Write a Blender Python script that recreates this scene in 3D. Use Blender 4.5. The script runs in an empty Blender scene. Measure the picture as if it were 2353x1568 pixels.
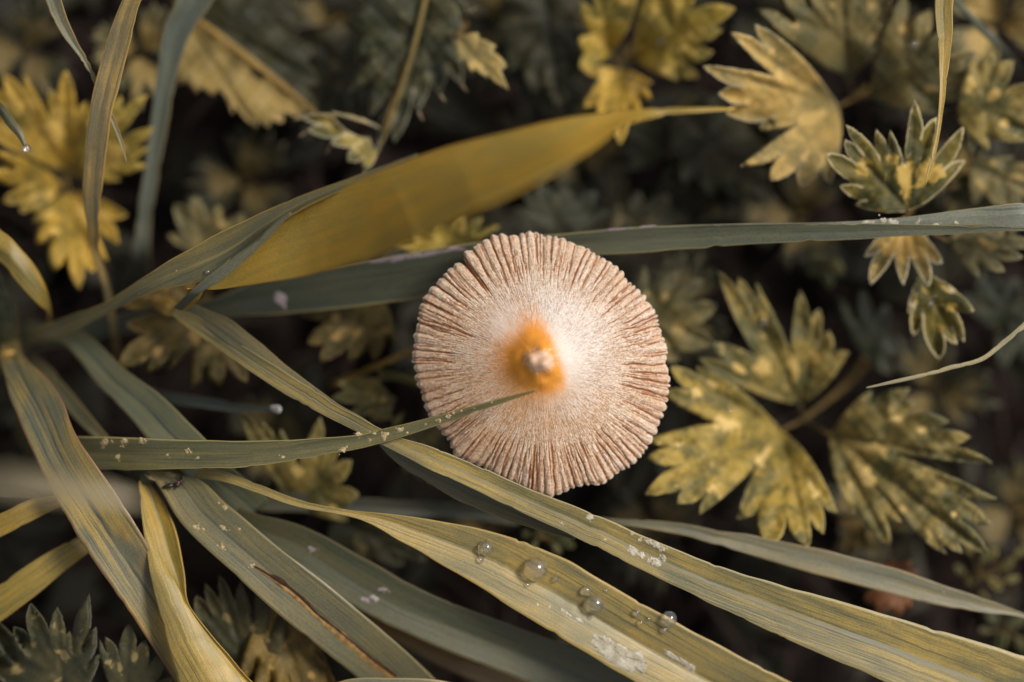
import bpy, math, random
import numpy as np
from mathutils import Vector

# ------------------------------------------------------------------ camera, sky, sun, exposure
# 1 unit = 1 cm.  z = 0 is the plane of the mushroom cap; the ground lies 5.5 cm below it.
S = bpy.context.scene
COL = S.collection
H = 33.0                     # camera height above the cap
FW = 14.0                    # width of the field of view at the cap
cam_d = bpy.data.cameras.new('camera')
cam = bpy.data.objects.new('camera', cam_d)
COL.objects.link(cam)
cam.location = (0, 0, H)
cam.rotation_euler = (0, 0, 0)
cam_d.sensor_width = 36.0
cam_d.lens = 36.0 * H / FW
cam_d.clip_start = 0.5
cam_d.clip_end = 2000
cam_d.dof.use_dof = True
cam_d.dof.focus_distance = H - 0.05
cam_d.dof.aperture_fstop = cam_d.lens * 1e-3 / 1.85
cam_d.dof.aperture_blades = 0
S.camera = cam

SUN_ELEV, SUN_AZ = math.radians(47), math.radians(28)   # azimuth counted from +X towards +Y
world = bpy.data.worlds.new('World')
S.world = world
world.use_nodes = True
wn, wl = world.node_tree.nodes, world.node_tree.links
wn.clear()
w_out = wn.new('ShaderNodeOutputWorld')
w_bg = wn.new('ShaderNodeBackground')
w_sky = wn.new('ShaderNodeTexSky')
w_sky.sky_type = 'NISHITA'
w_sky.sun_disc = False
w_sky.sun_elevation = SUN_ELEV
w_sky.sun_rotation = math.radians(90) - SUN_AZ
w_sky.dust_density = 4.0
w_sky.air_density = 1.0
w_hs = wn.new('ShaderNodeHueSaturation')
w_hs.inputs['Saturation'].default_value = 0.16
w_bg.inputs['Strength'].default_value = 0.06
wl.new(w_sky.outputs[0], w_hs.inputs['Color'])
wl.new(w_hs.outputs[0], w_bg.inputs['Color'])
wl.new(w_bg.outputs[0], w_out.inputs['Surface'])

sun_d = bpy.data.lights.new('sun', 'SUN')
sun_d.energy = 1.5
sun_d.angle = math.radians(16)
sun_d.color = (1.0, 0.92, 0.80)
sun = bpy.data.objects.new('sun', sun_d)
COL.objects.link(sun)
sun.location = (20, 10, 40)
sd = Vector((math.cos(SUN_ELEV) * math.cos(SUN_AZ), math.cos(SUN_ELEV) * math.sin(SUN_AZ), math.sin(SUN_ELEV)))
sun.rotation_euler = sd.to_track_quat('Z', 'Y').to_euler()

S.view_settings.view_transform = 'Standard'
S.view_settings.look = 'None'
S.view_settings.gamma = 1.0
S.view_settings.use_curve_mapping = False
S.view_settings.exposure = 0.66
S.render.engine = 'CYCLES'
S.cycles.max_bounces = 10
S.cycles.transmission_bounces = 8
S.cycles.use_denoising = True

GZ = -5.5
rng = np.random.default_rng(7)
random.seed(7)

# ------------------------------------------------------------------ helpers
def at(x, y, z=0.0):
    """a place in the plant layer: x, y count across the 2353 x 1568 frame, z is the real height"""
    k = FW / 2353.0 * (H - z) / H
    return np.array(((x - 1176.5) * k, -(y - 784.0) * k, z))

def back(p):
    """world points -> frame coordinates"""
    p = np.asarray(p, float)
    k = FW / 2353.0 * (H - p[..., 2]) / H
    return np.stack((p[..., 0] / k + 1176.5, 784.0 - p[..., 1] / k), -1)

def lin(c):
    c = np.asarray(c, float) / 255.0
    return tuple(np.where(c <= 0.04045, c / 12.92, ((c + 0.055) / 1.055) ** 2.4)) + (1.0,)

def sm(a, b, x):
    t = np.clip((np.asarray(x, float) - a) / (b - a), 0, 1)
    return t * t * (3 - 2 * t)

def catmull(rows, n):
    """resample rows (k x d) to n rows along a Catmull-Rom spline, spaced by length of the first columns"""
    P = np.asarray(rows, float)
    if len(P) == 2:
        t = np.linspace(0, 1, n)[:, None]
        return P[0] * (1 - t) + P[1] * t
    E = np.vstack((2 * P[0] - P[1], P, 2 * P[-1] - P[-2]))
    out = []
    for i in range(1, len(E) - 2):
        p0, p1, p2, p3 = E[i - 1], E[i], E[i + 1], E[i + 2]
        for t in np.linspace(0, 1, 24, endpoint=False):
            out.append(0.5 * ((2 * p1) + (p2 - p0) * t + (2 * p0 - 5 * p1 + 4 * p2 - p3) * t * t + (3 * p1 - p0 - 3 * p2 + p3) * t ** 3))
    out.append(P[-1])
    O = np.array(out)
    d = np.r_[0, np.cumsum(np.linalg.norm(np.diff(O[:, :2], axis=0), axis=1) + 1e-6)]
    q = np.linspace(0, d[-1], n)
    return np.stack([np.interp(q, d, O[:, j]) for j in range(O.shape[1])], 1)

def smooth_noise(n, period, amp, r=rng):
    k = max(3, int(n / period) + 3)
    c = r.normal(0, 1, k)
    x = np.linspace(0, k - 1.001, n)
    i = x.astype(int)
    f = x - i
    f = f * f * (3 - 2 * f)
    return amp * (c[i] * (1 - f) + c[np.minimum(i + 1, k - 1)] * f)

def mesh_obj(name, verts, faces, mat, parent=None, attrs=None, smooth=True, thick=0.0):
    me = bpy.data.meshes.new(name)
    me.from_pydata([tuple(v) for v in verts], [], [tuple(f) for f in faces])
    if attrs:
        for k, v in attrs.items():
            v = np.asarray(v, np.float32)
            if v.ndim == 1:
                a = me.attributes.new(k, 'FLOAT', 'POINT')
                a.data.foreach_set('value', v)
            else:
                a = me.attributes.new(k, 'FLOAT_VECTOR', 'POINT')
                a.data.foreach_set('vector', v.ravel())
    if smooth:
        me.polygons.foreach_set('use_smooth', [True] * len(me.polygons))
    me.materials.append(mat)
    o = bpy.data.objects.new(name, me)
    COL.objects.link(o)
    if parent is not None:
        o.parent = parent
        o.matrix_parent_inverse = parent_inv(parent)
    if thick:
        m = o.modifiers.new('thickness', 'SOLIDIFY')
        m.thickness = thick
        m.offset = -1
    return o

def parent_inv(p):
    from mathutils import Matrix
    m = Matrix.Identity(4)
    q = p
    while q is not None:
        m = Matrix.Translation(-Vector(q.location)) @ m if q.parent is None else m
        q = q.parent
    return m

def tag(o, label=None, cat=None, group=None, kind=None):
    if label: o['label'] = label
    if cat: o['category'] = cat
    if group: o['group'] = group
    if kind: o['kind'] = kind
    return o

def empty(name, loc):
    o = bpy.data.objects.new(name, None)
    COL.objects.link(o)
    o.location = tuple(loc)
    o.empty_display_size = 0.2
    return o

def grid_faces(n, m, wrap=False):
    f = []
    for i in range(n - 1):
        for j in range(m - 1 + (1 if wrap else 0)):
            k = (j + 1) % m
            f.append((i * m + j, i * m + k, (i + 1) * m + k, (i + 1) * m + j))
    return f

def tube(name, pts, rad, mat, parent=None, sides=8, n=24):
    """pts rows: x, y, z world; rad: number or list along pts"""
    P = np.asarray(pts, float)
    R = np.full(len(P), rad, float) if np.isscalar(rad) else np.asarray(rad, float)
    Q = catmull(np.c_[P, R], n)
    c, r = Q[:, :3], Q[:, 3]
    T = np.gradient(c, axis=0)
    T /= np.linalg.norm(T, axis=1)[:, None] + 1e-9
    up = np.array((0.3, 0.2, 1.0)) if abs(T[:, 2]).mean() < 0.8 else np.array((1.0, 0.2, 0.0))
    A = np.cross(T, up); A /= np.linalg.norm(A, axis=1)[:, None] + 1e-9
    B = np.cross(T, A)
    ang = np.linspace(0, 2 * np.pi, sides, endpoint=False)
    V = (c[:, None] + r[:, None, None] * (np.cos(ang)[None, :, None] * A[:, None] + np.sin(ang)[None, :, None] * B[:, None])).reshape(-1, 3)
    F = grid_faces(n, sides, True)
    F.append(tuple(range(sides))[::-1])
    F.append(tuple((n - 1) * sides + j for j in range(sides)))
    return mesh_obj(name, V, F, mat, parent)

# ------------------------------------------------------------------ materials
class NT:
    def __init__(s, name):
        s.m = bpy.data.materials.new(name)
        s.m.use_nodes = True
        s.t = s.m.node_tree
        s.t.nodes.clear()
        s.out = s.t.nodes.new('ShaderNodeOutputMaterial')
    def n(s, typ, **kw):
        x = s.t.nodes.new(typ)
        for k, v in kw.items():
            setattr(x, k, v)
        return x
    def put(s, sock, v):
        if isinstance(v, bpy.types.NodeSocket):
            s.t.links.new(v, sock)
        else:
            sock.default_value = v
    def attr(s, name, vec=False):
        return s.n('ShaderNodeAttribute', attribute_name=name).outputs['Vector' if vec else 'Fac']
    def math(s, op, a, b=0.0, c=None, clamp=False):
        x = s.n('ShaderNodeMath', operation=op, use_clamp=clamp)
        s.put(x.inputs[0], a); s.put(x.inputs[1], b)
        if c is not None: s.put(x.inputs[2], c)
        return x.outputs[0]
    def ramp(s, x, a, b, lo=0.0, hi=1.0):
        r = s.n('ShaderNodeMapRange', interpolation_type='SMOOTHSTEP')
        s.put(r.inputs[0], x); r.inputs[1].default_value = a; r.inputs[2].default_value = b
        r.inputs[3].default_value = lo; r.inputs[4].default_value = hi
        return r.outputs[0]
    def mix(s, f, a, b, typ='MIX'):
        x = s.n('ShaderNodeMix', data_type='RGBA', blend_type=typ)
        s.put(x.inputs[0], f); s.put(x.inputs[6], a); s.put(x.inputs[7], b)
        return x.outputs[2]
    def noise(s, vec, scale, detail=3.0, rough=0.55, dist=0.0):
        x = s.n('ShaderNodeTexNoise')
        s.put(x.inputs['Vector'], vec)
        x.inputs['Scale'].default_value = scale
        x.inputs['Detail'].default_value = detail
        x.inputs['Roughness'].default_value = rough
        x.inputs['Distortion'].default_value = dist
        return x.outputs['Fac']
    def comb(s, x, y, z=0.0):
        c = s.n('ShaderNodeCombineXYZ')
        s.put(c.inputs[0], x); s.put(c.inputs[1], y); s.put(c.inputs[2], z)
        return c.outputs[0]
    def vmul(s, v, k):
        x = s.n('ShaderNodeVectorMath', operation='MULTIPLY')
        s.put(x.inputs[0], v); x.inputs[1].default_value = k
        return x.outputs[0]
    def bump(s, h, strength, dist):
        b = s.n('ShaderNodeBump')
        b.inputs['Strength'].default_value = strength
        b.inputs['Distance'].default_value = dist
        s.put(b.inputs['Height'], h)
        return b.outputs[0]
    def surface(s, col, rough=0.5, spec=0.4, normal=None, trans=0.0, tcol=None, sss=0.0, sheen=0.0):
        p = s.n('ShaderNodeBsdfPrincipled')
        s.put(p.inputs['Base Color'], col)
        s.put(p.inputs['Roughness'], rough)
        s.put(p.inputs['Specular IOR Level'], spec)
        if sheen: p.inputs['Sheen Weight'].default_value = sheen
        if sss:
            p.inputs['Subsurface Weight'].default_value = sss
            p.inputs['Subsurface Radius'].default_value = (0.08, 0.05, 0.03)
            p.inputs['Subsurface Scale'].default_value = 1.0
        if normal is not None: s.put(p.inputs['Normal'], normal)
        o = p.outputs[0]
        if trans:
            t = s.n('ShaderNodeBsdfTranslucent')
            s.put(t.inputs['Color'], tcol if tcol is not None else col)
            if normal is not None: s.put(t.inputs['Normal'], normal)
            mx = s.n('ShaderNodeMixShader')
            mx.inputs[0].default_value = trans
            s.t.links.new(o, mx.inputs[1]); s.t.links.new(t.outputs[0], mx.inputs[2])
            o = mx.outputs[0]
        s.t.links.new(o, s.out.inputs['Surface'])
        return s.m

_bm = {}
def blade_mat(c1, c2, edge=(170, 150, 95), rib=None, speck=0.0, rust=0.0, seed=0.0, trans=0.2, rough=0.5, patch=0.5, bloom=0.0, smooth=0.0):
    """grass blade: c1 ground colour, c2 the yellow of the streaks; edge the dry margin; rib the midrib"""
    key = (tuple(c1), tuple(c2), tuple(edge), rib, speck, rust, seed, trans, rough, patch, bloom, smooth)
    if key in _bm: return _bm[key]
    N = NT('grass_blade_skin')
    u, v, w = N.attr('bu'), N.attr('bv'), N.attr('bw')
    across = N.math('MULTIPLY', u, w)
    vec_f = N.comb(N.math('MULTIPLY', across, 34.0), N.math('MULTIPLY', v, 0.55), seed * 3.1)
    vec_m = N.comb(N.math('MULTIPLY', across, 9.0), N.math('MULTIPLY', v, 0.6), seed * 5.3 + 7)
    vec_l = N.comb(N.math('MULTIPLY', across, 1.6), N.math('MULTIPLY', v, 0.8), seed * 2.7 + 3)
    fine = N.noise(vec_f, 1.0, 3.0, 0.65)
    med = N.noise(vec_m, 1.0, 4.0, 0.6)
    big = N.noise(vec_l, 1.0, 3.0, 0.6)
    f = N.math('ADD', N.math('MULTIPLY', N.ramp(med, 0.35, 0.66), 0.6 - 0.4 * smooth), N.math('MULTIPLY', N.ramp(big, 0.38, 0.64), patch))
    f = N.math('MULTIPLY', f, N.ramp(fine, 0.25, 0.65, 0.35 + 0.5 * smooth, 1.15), clamp=True)
    g_ = 1.14
    col = N.mix(f, tuple(np.array(lin(c1)[:3]) * g_) + (1.0,), tuple(np.array(lin(c2)[:3]) * g_) + (1.0,))
    dk = N.ramp(fine, 0.30, 0.5, 0.60 + 0.32 * smooth, 1.0)
    col = N.mix(1.0, col, N.comb(dk, dk, dk), 'MULTIPLY')
    # small dull mottling at cell scale
    tc = N.n('ShaderNodeTexCoord').outputs['Object']
    mot = N.noise(tc, 42.0, 3.0, 0.7)
    mm = N.ramp(mot, 0.3, 0.72, 0.82, 1.16)
    col = N.mix(1.0, col, N.comb(mm, mm, mm), 'MULTIPLY')
    if bloom:
        bl = N.math('MULTIPLY', N.ramp(N.noise(vec_m, 1.3, 4.0, 0.7), 0.48, 0.7), bloom)
        col = N.mix(bl, col, lin((150, 152, 148)))
    au = N.math('ABSOLUTE', u)
    if rib is not None:
        rw = N.math('MULTIPLY', N.ramp(au, 0.035, 0.10, 1.0, 0.0), N.ramp(N.noise(vec_l, 2.0), 0.3, 0.6, 0.5, 1.0))
        col = N.mix(rw, col, lin(rib))
    if rust:
        rs = N.math('MULTIPLY', N.ramp(N.noise(N.comb(N.math('MULTIPLY', across, 3.0), N.math('MULTIPLY', v, 1.1), seed + 11), 1.0, 4.0, 0.7), 0.56, 0.7), rust)
        col = N.mix(rs, col, lin((116, 72, 42)))
    em = N.ramp(N.math('ADD', au, N.math('MULTIPLY', N.math('SUBTRACT', N.noise(vec_l, 5.0), 0.5), 0.06)), 0.90, 0.97)
    col = N.mix(N.math('MULTIPLY', em, 0.8), col, lin(edge))
    if speck:
        sp = N.n('ShaderNodeTexVoronoi', feature='F1')
        N.put(sp.inputs['Vector'], N.comb(N.math('MULTIPLY', across, 1.2), v, seed))
        sp.inputs['Scale'].default_value = 6.0
        dn = N.noise(tc, 30.0, 2.0)
        rad = N.math('MULTIPLY', N.ramp(N.noise(tc, 1.5, 1.0), 0.45, 0.7), 0.20 * speck)
        d = N.math('ADD', sp.outputs['Distance'], N.math('MULTIPLY', N.math('SUBTRACT', dn, 0.5), 0.12))
        k = N.math('LESS_THAN', d, rad)
        col = N.mix(N.math('MULTIPLY', k, 0.85), col, lin((214, 196, 158)))
    hgt = N.math('ADD', N.math('MULTIPLY', fine, 1.0), N.math('MULTIPLY', mot, 0.35))
    nrm = N.bump(hgt, 0.45, 0.012)
    m = N.surface(col, N.ramp(mot, 0.3, 0.7, rough - 0.16, rough + 0.06), 0.60, nrm, trans)
    _bm[key] = m
    return m

_lm = {}
def leaf_mat(c1, c2, pale=(214, 182, 112), rim=(170, 158, 120), vein=(70, 62, 38), pk=1.0, seed=0.0, trans=0.22, rough=0.55, hair=0.0, rimk=0.45):
    key = (tuple(c1), tuple(c2), tuple(pale), tuple(rim), tuple(vein), pk, seed, trans, rough, hair, rimk)
    if key in _lm: return _lm[key]
    N = NT('leaf_skin')
    t, vn, pt = N.attr('lt'), N.attr('lv'), N.attr('lp')
    tc = N.n('ShaderNodeTexCoord').outputs['Object']
    big = N.noise(tc, 1.1 + 0.07 * seed, 4.0, 0.6)
    med = N.noise(tc, 7.0, 4.0, 0.65)
    fin = N.noise(tc, 38.0, 3.0, 0.7)
    f = N.math('ADD', N.ramp(big, 0.38, 0.62, 0.0, 0.85), N.ramp(med, 0.35, 0.7, -0.1, 0.4), clamp=True)
    g_ = 1.28 if sum(c2) > 310 else 1.0
    b1, b2 = [tuple(np.minimum(0.75, np.array(lin(c)[:3]) * g_)) + (1.0,) for c in (c1, c2)]
    col = N.mix(f, b1, b2)
    m1 = N.ramp(fin, 0.3, 0.7, 0.80, 1.14)
    col = N.mix(1.0, col, N.comb(m1, m1, m1), 'MULTIPLY')
    col = N.mix(N.math('MULTIPLY', vn, 0.32), col, lin(vein))
    shp = N.noise(tc, 4.2, 5.0, 0.65, 1.4)
    pp = N.math('ADD', pt, N.math('ADD', N.math('MULTIPLY', N.math('SUBTRACT', shp, 0.5), 2.3), N.math('MULTIPLY', N.math('SUBTRACT', med, 0.5), 0.7)))
    col = N.mix(N.math('MULTIPLY', N.ramp(pp, 0.38, 0.62), 0.9 * pk), col, lin(pale))
    # a scatter of small pale flecks
    fk = N.noise(tc, 5.2, 3.0, 0.55, 0.5)
    sp = N.ramp(fk, 0.655, 0.70)
    col = N.mix(N.math('MULTIPLY', sp, 0.6 * pk), col, lin(pale))
    rm = N.math('MULTIPLY', N.ramp(N.math('ADD', t, N.math('MULTIPLY', N.math('SUBTRACT', med, 0.5), 0.25)), 0.72, 0.95), rimk)
    col = N.mix(rm, col, lin(rim))
    hg = N.math('ADD', N.math('MULTIPLY', fin, 0.5), N.math('MULTIPLY', med, 1.0))
    nrm = N.bump(hg, 0.5, 0.03)
    m = N.surface(col, rough, 0.35, nrm, trans, sheen=hair)
    _lm[key] = m
    return m

def plain_mat(name, c, c2=None, rough=0.6, scale=12.0, spec=0.3, bumpd=0.02, trans=0.0, stretch=(1, 1, 1), gaps=0.0):
    N = NT(name)
    tc = N.vmul(N.n('ShaderNodeTexCoord').outputs['Object'], stretch)
    n1 = N.noise(tc, scale, 4.0, 0.65)
    col = N.mix(N.ramp(n1, 0.3, 0.7), lin(c), lin(c2 if c2 is not None else tuple(0.6 * k for k in c)))
    m = N.surface(col, rough, spec, N.bump(n1, 0.5, bumpd), trans)
    if gaps:
        src = N.out.inputs['Surface'].links[0].from_socket
        tr = N.n('ShaderNodeBsdfTransparent'); mx = N.n('ShaderNodeMixShader')
        N.put(mx.inputs[0], N.ramp(N.noise(tc, scale * 0.8, 5.0, 0.75), 0.34, 0.34 + gaps, 0.42, 0.95))
        N.t.links.new(tr.outputs[0], mx.inputs[1]); N.t.links.new(src, mx.inputs[2]); N.t.links.new(mx.outputs[0], N.out.inputs['Surface'])
    return m

def water_mat():
    N = NT('water')
    p = N.n('ShaderNodeBsdfPrincipled')
    p.inputs['Base Color'].default_value = (1, 1, 1, 1)
    p.inputs['Roughness'].default_value = 0.0
    p.inputs['IOR'].default_value = 1.33
    p.inputs['Transmission Weight'].default_value = 0.95
    p.inputs['Coat Weight'].default_value = 1.0
    p.inputs['Coat IOR'].default_value = 1.6
    p.inputs['Coat Roughness'].default_value = 0.0
    N.t.links.new(p.outputs[0], N.out.inputs['Surface'])
    return N.m
WATER = water_mat()
FLECK = plain_mat('pale_fleck', (214, 196, 158), (184, 160, 116), 0.8, 18.0, gaps=0.25)
FLECK_W = plain_mat('white_fleck', (222, 214, 198), (186, 178, 160), 0.85, 18.0, gaps=0.25)
STALK = plain_mat('stalk', (120, 96, 52), (78, 66, 40), 0.5, 10.0, stretch=(1, 1, 0.2))
CULM = plain_mat('culm', (92, 92, 66), (60, 66, 56), 0.5, 8.0, stretch=(1, 1, 0.15))

# ------------------------------------------------------------------ ground
def ground():
    # fine bumpy soil under the plants, running on flat to the horizon
    ax = np.r_[-900, -300, -120, -60, -30, np.linspace(-16, 16, 161), 30, 60, 120, 300, 900]
    n = len(ax)
    X, Y = np.meshgrid(ax, ax, indexing='ij')
    Z = np.zeros_like(X)
    r = np.random.default_rng(3)
    for k in range(60):
        fx, fy, ph = r.normal(0, 1.6 + k * 0.05), r.normal(0, 1.6 + k * 0.05), r.uniform(0, 6.28)
        Z += 0.045 * np.sin(fx * X + fy * Y + ph)
    Z *= (np.abs(X) < 20) & (np.abs(Y) < 20)
    V = np.stack((X, Y, GZ + Z), -1).reshape(-1, 3)
    N = NT('soil')
    tc = N.n('ShaderNodeTexCoord').outputs['Object']
    a, b = N.noise(tc, 0.9, 5, 0.6), N.noise(tc, 9.0, 5, 0.7)
    col = N.mix(N.ramp(a, 0.35, 0.65), lin((34, 29, 29)), lin((44, 35, 31)))
    col = N.mix(N.ramp(b, 0.45, 0.7), col, lin((62, 48, 40)))
    m = N.surface(col, 0.9, 0.2, N.bump(b, 0.9, 0.12))
    o = mesh_obj('ground', V, grid_faces(n, n), m)
    tag(o, 'dark bare soil in the gaps between leaves and grass', kind='structure')
ground()

# ------------------------------------------------------------------ grass blades
class Sheet:
    """the built surface of a blade, so that drops and flecks can be laid on it"""
    def __init__(s, pts, obj):
        s.p = pts.reshape(-1, 3); s.px = back(s.p); s.obj = obj
        n = np.zeros_like(pts)
        du = np.gradient(pts, axis=1); dv = np.gradient(pts, axis=0)
        n = np.cross(du, dv); n /= np.linalg.norm(n, axis=-1)[..., None] + 1e-9
        n[n[..., 2] < 0] *= -1
        s.nr = n.reshape(-1, 3)
    def top(s, x, y):
        d = ((s.px - (x, y)) ** 2).sum(1)
        i = np.argpartition(d, 4)[:4]
        w = 1 / (d[i] + 1.0)
        w /= w.sum()
        return float((s.p[i, 2] * w).sum()), (s.nr[i] * w[:, None]).sum(0)

def blade(label, secs, mat, keel=0.10, n=None, m=15, wav=0.0, name='grass_leaf', cat='grass blade', parent=None, thick=0.012, nib=0.0, seed=0, twist_rows=None, group='grass blades around the mushroom', kpow=1.1):
    """secs: lx, ly, rx, ry, z [, dz]: the two margins in frame coordinates, height in cm, dz = left margin higher than right"""
    rows = [tuple(r) + (0.0,) * (6 - len(r)) for r in secs]
    A = np.array([((r[0] + r[2]) / 2, (r[1] + r[3]) / 2) + r for r in rows])
    if n is None:
        n = int(np.clip(np.linalg.norm(np.diff(A[:, :2], axis=0), axis=1).sum() / 9, 24, 260))
    Q = catmull(A, n)
    r_ = np.random.default_rng(seed + 100)
    Lx, Ly, Rx, Ry, z, dz = Q[:, 2:].T
    if nib:
        wob = smooth_noise(n, 5, nib, r_); wob2 = smooth_noise(n, 6, nib, r_)
    else:
        wob = smooth_noise(n, 7, 0.9, r_); wob2 = smooth_noise(n, 7, 0.9, r_)
    for arr in (wob, wob2):
        for q in range(r_.poisson(n * 9 / 260.0)):
            c_, w__ = r_.uniform(0, n), r_.uniform(0.5, 1.6)
            arr -= r_.uniform(1.2, 4.0) * np.exp(-((np.arange(n) - c_) / w__) ** 2)
    nx, ny = Lx - Rx, Ly - Ry
    w_ = np.hypot(nx, ny) + 1e-6
    k = np.minimum(1, w_ / 14)
    Lx, Ly = Lx + nx / w_ * wob * k, Ly + ny / w_ * wob * k
    Rx, Ry = Rx - nx / w_ * wob2 * k, Ry - ny / w_ * wob2 * k
    Lw = np.array([at(a, b, c) for a, b, c in zip(Lx, Ly, z + dz / 2)])
    Rw = np.array([at(a, b, c) for a, b, c in zip(Rx, Ry, z - dz / 2)])
    s = np.linspace(0, 1, m)
    W = np.linalg.norm(Lw - Rw, axis=1)
    P = Lw[:, None] * (1 - s)[None, :, None] + Rw[:, None] * s[None, :, None]
    prof = 1 - np.abs(2 * s - 1) ** kpow
    P[..., 2] -= keel * W[:, None] * prof[None]
    if wav:
        P[..., 2] += (smooth_noise(n, 9, wav, r_)[:, None] * W[:, None] * (2 * s - 1)[None])
    bu = np.repeat((2 * s - 1)[None], n, 0)
    mid = P[:, m // 2]
    bv = np.r_[0, np.cumsum(np.linalg.norm(np.diff(mid, axis=0), axis=1))]
    o = mesh_obj(name, P.reshape(-1, 3), grid_faces(n, m), mat, parent,
                 {'bu': bu.ravel(), 'bv': np.repeat(bv[:, None], m, 1).ravel(), 'bw': np.repeat(W[:, None] * 0.5, m, 1).ravel()}, thick=thick)
    if parent is None:
        tag(o, label, cat, group)
    elif label:
        tag(o, label)
    return Sheet(P, o)

def fleck(sheet, x, y, size, mat=None, stretch=1.0, ang=0.0, seed=0, h=0.008, name='fleck', rough=0.28):
    """a crusty pale fleck lying on a blade, shaped to the blade below it"""
    r = np.random.default_rng(seed * 31 + int(x) * 7 + int(y))
    blobs = [(x, y, size, stretch)]
    if size >= 3 and name == 'fleck':
        for q in range(int(r.integers(2, 6))):
            dd = r.normal(0, 1.0, 2) * size * (1.1 * stretch, 0.9)
            dd = np.array((dd[0] * math.cos(ang) - dd[1] * math.sin(ang), dd[0] * math.sin(ang) + dd[1] * math.cos(ang)))
            blobs.append((x + dd[0], y + dd[1], size * r.uniform(0.14, 0.5), stretch * r.uniform(0.7, 1.2)))
    V, F = [], []
    na, nr = 22, 4
    for (bx, by, bs, bst) in blobs:
        th = np.linspace(0, 2 * np.pi, na, endpoint=False)
        out = 1 + rough * sum(r.normal(0, 0.75) / (m_ ** 0.5) * np.sin(m_ * th + r.uniform(0, 6)) for m_ in range(2, 8))
        out = np.clip(out, 0.35, 1.8)
        k0 = len(V)
        for i in range(nr + 1):
            t = i / nr
            for j in range(na):
                a, b = math.cos(th[j]) * out[j] * t * bs * bst, math.sin(th[j]) * out[j] * t * bs
                px, py = bx + a * math.cos(ang) - b * math.sin(ang), by + a * math.sin(ang) + b * math.cos(ang)
                z, _ = sheet.top(px, py)
                V.append(at(px, py, z + (h * min(1.0, bs / 4) * (0.7 + r.uniform(0, 0.6)) if t < 0.95 else -0.002)))
        F += [tuple(k0 + np.array(f)) for f in grid_faces(nr + 1, na, True)]
    return mesh_obj(name, V, F, mat or FLECK, sheet.obj)

def droplet(sheet, x, y, rpx, label, flat=0.90, name='water_droplet', z=None):
    if sheet is not None:
        zz, nr = sheet.top(x, y)
    else:
        zz, nr = z, np.array((0, 0, 1.0))
    c = at(x, y, zz)
    R = 1.12 * rpx * FW / 2353.0
    q = Vector(nr).to_track_quat('Z', 'Y')
    nv, nu = 16, 28
    V = []
    for i in range(nv + 1):
        ph = math.pi * i / nv
        for j in range(nu):
            a = 2 * math.pi * j / nu
            zc = math.cos(ph) * R * flat
            k = 1.0
            if zc < -0.45 * R * flat:
                zc = -0.45 * R * flat - (abs(zc) - 0.45 * R * flat) * 0.12
            V.append(Vector((math.sin(ph) * math.cos(a) * R * k, math.sin(ph) * math.sin(a) * R * k, zc)))
    V = [np.array(q @ (v + Vector((0, 0, 0.40 * R * flat)))) + c for v in V]
    o = mesh_obj(name, V, [f[::-1] for f in grid_faces(nv + 1, nu, True)], WATER)
    tag(o, label, 'water droplet', 'water droplets on the grass')
    return o

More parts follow.
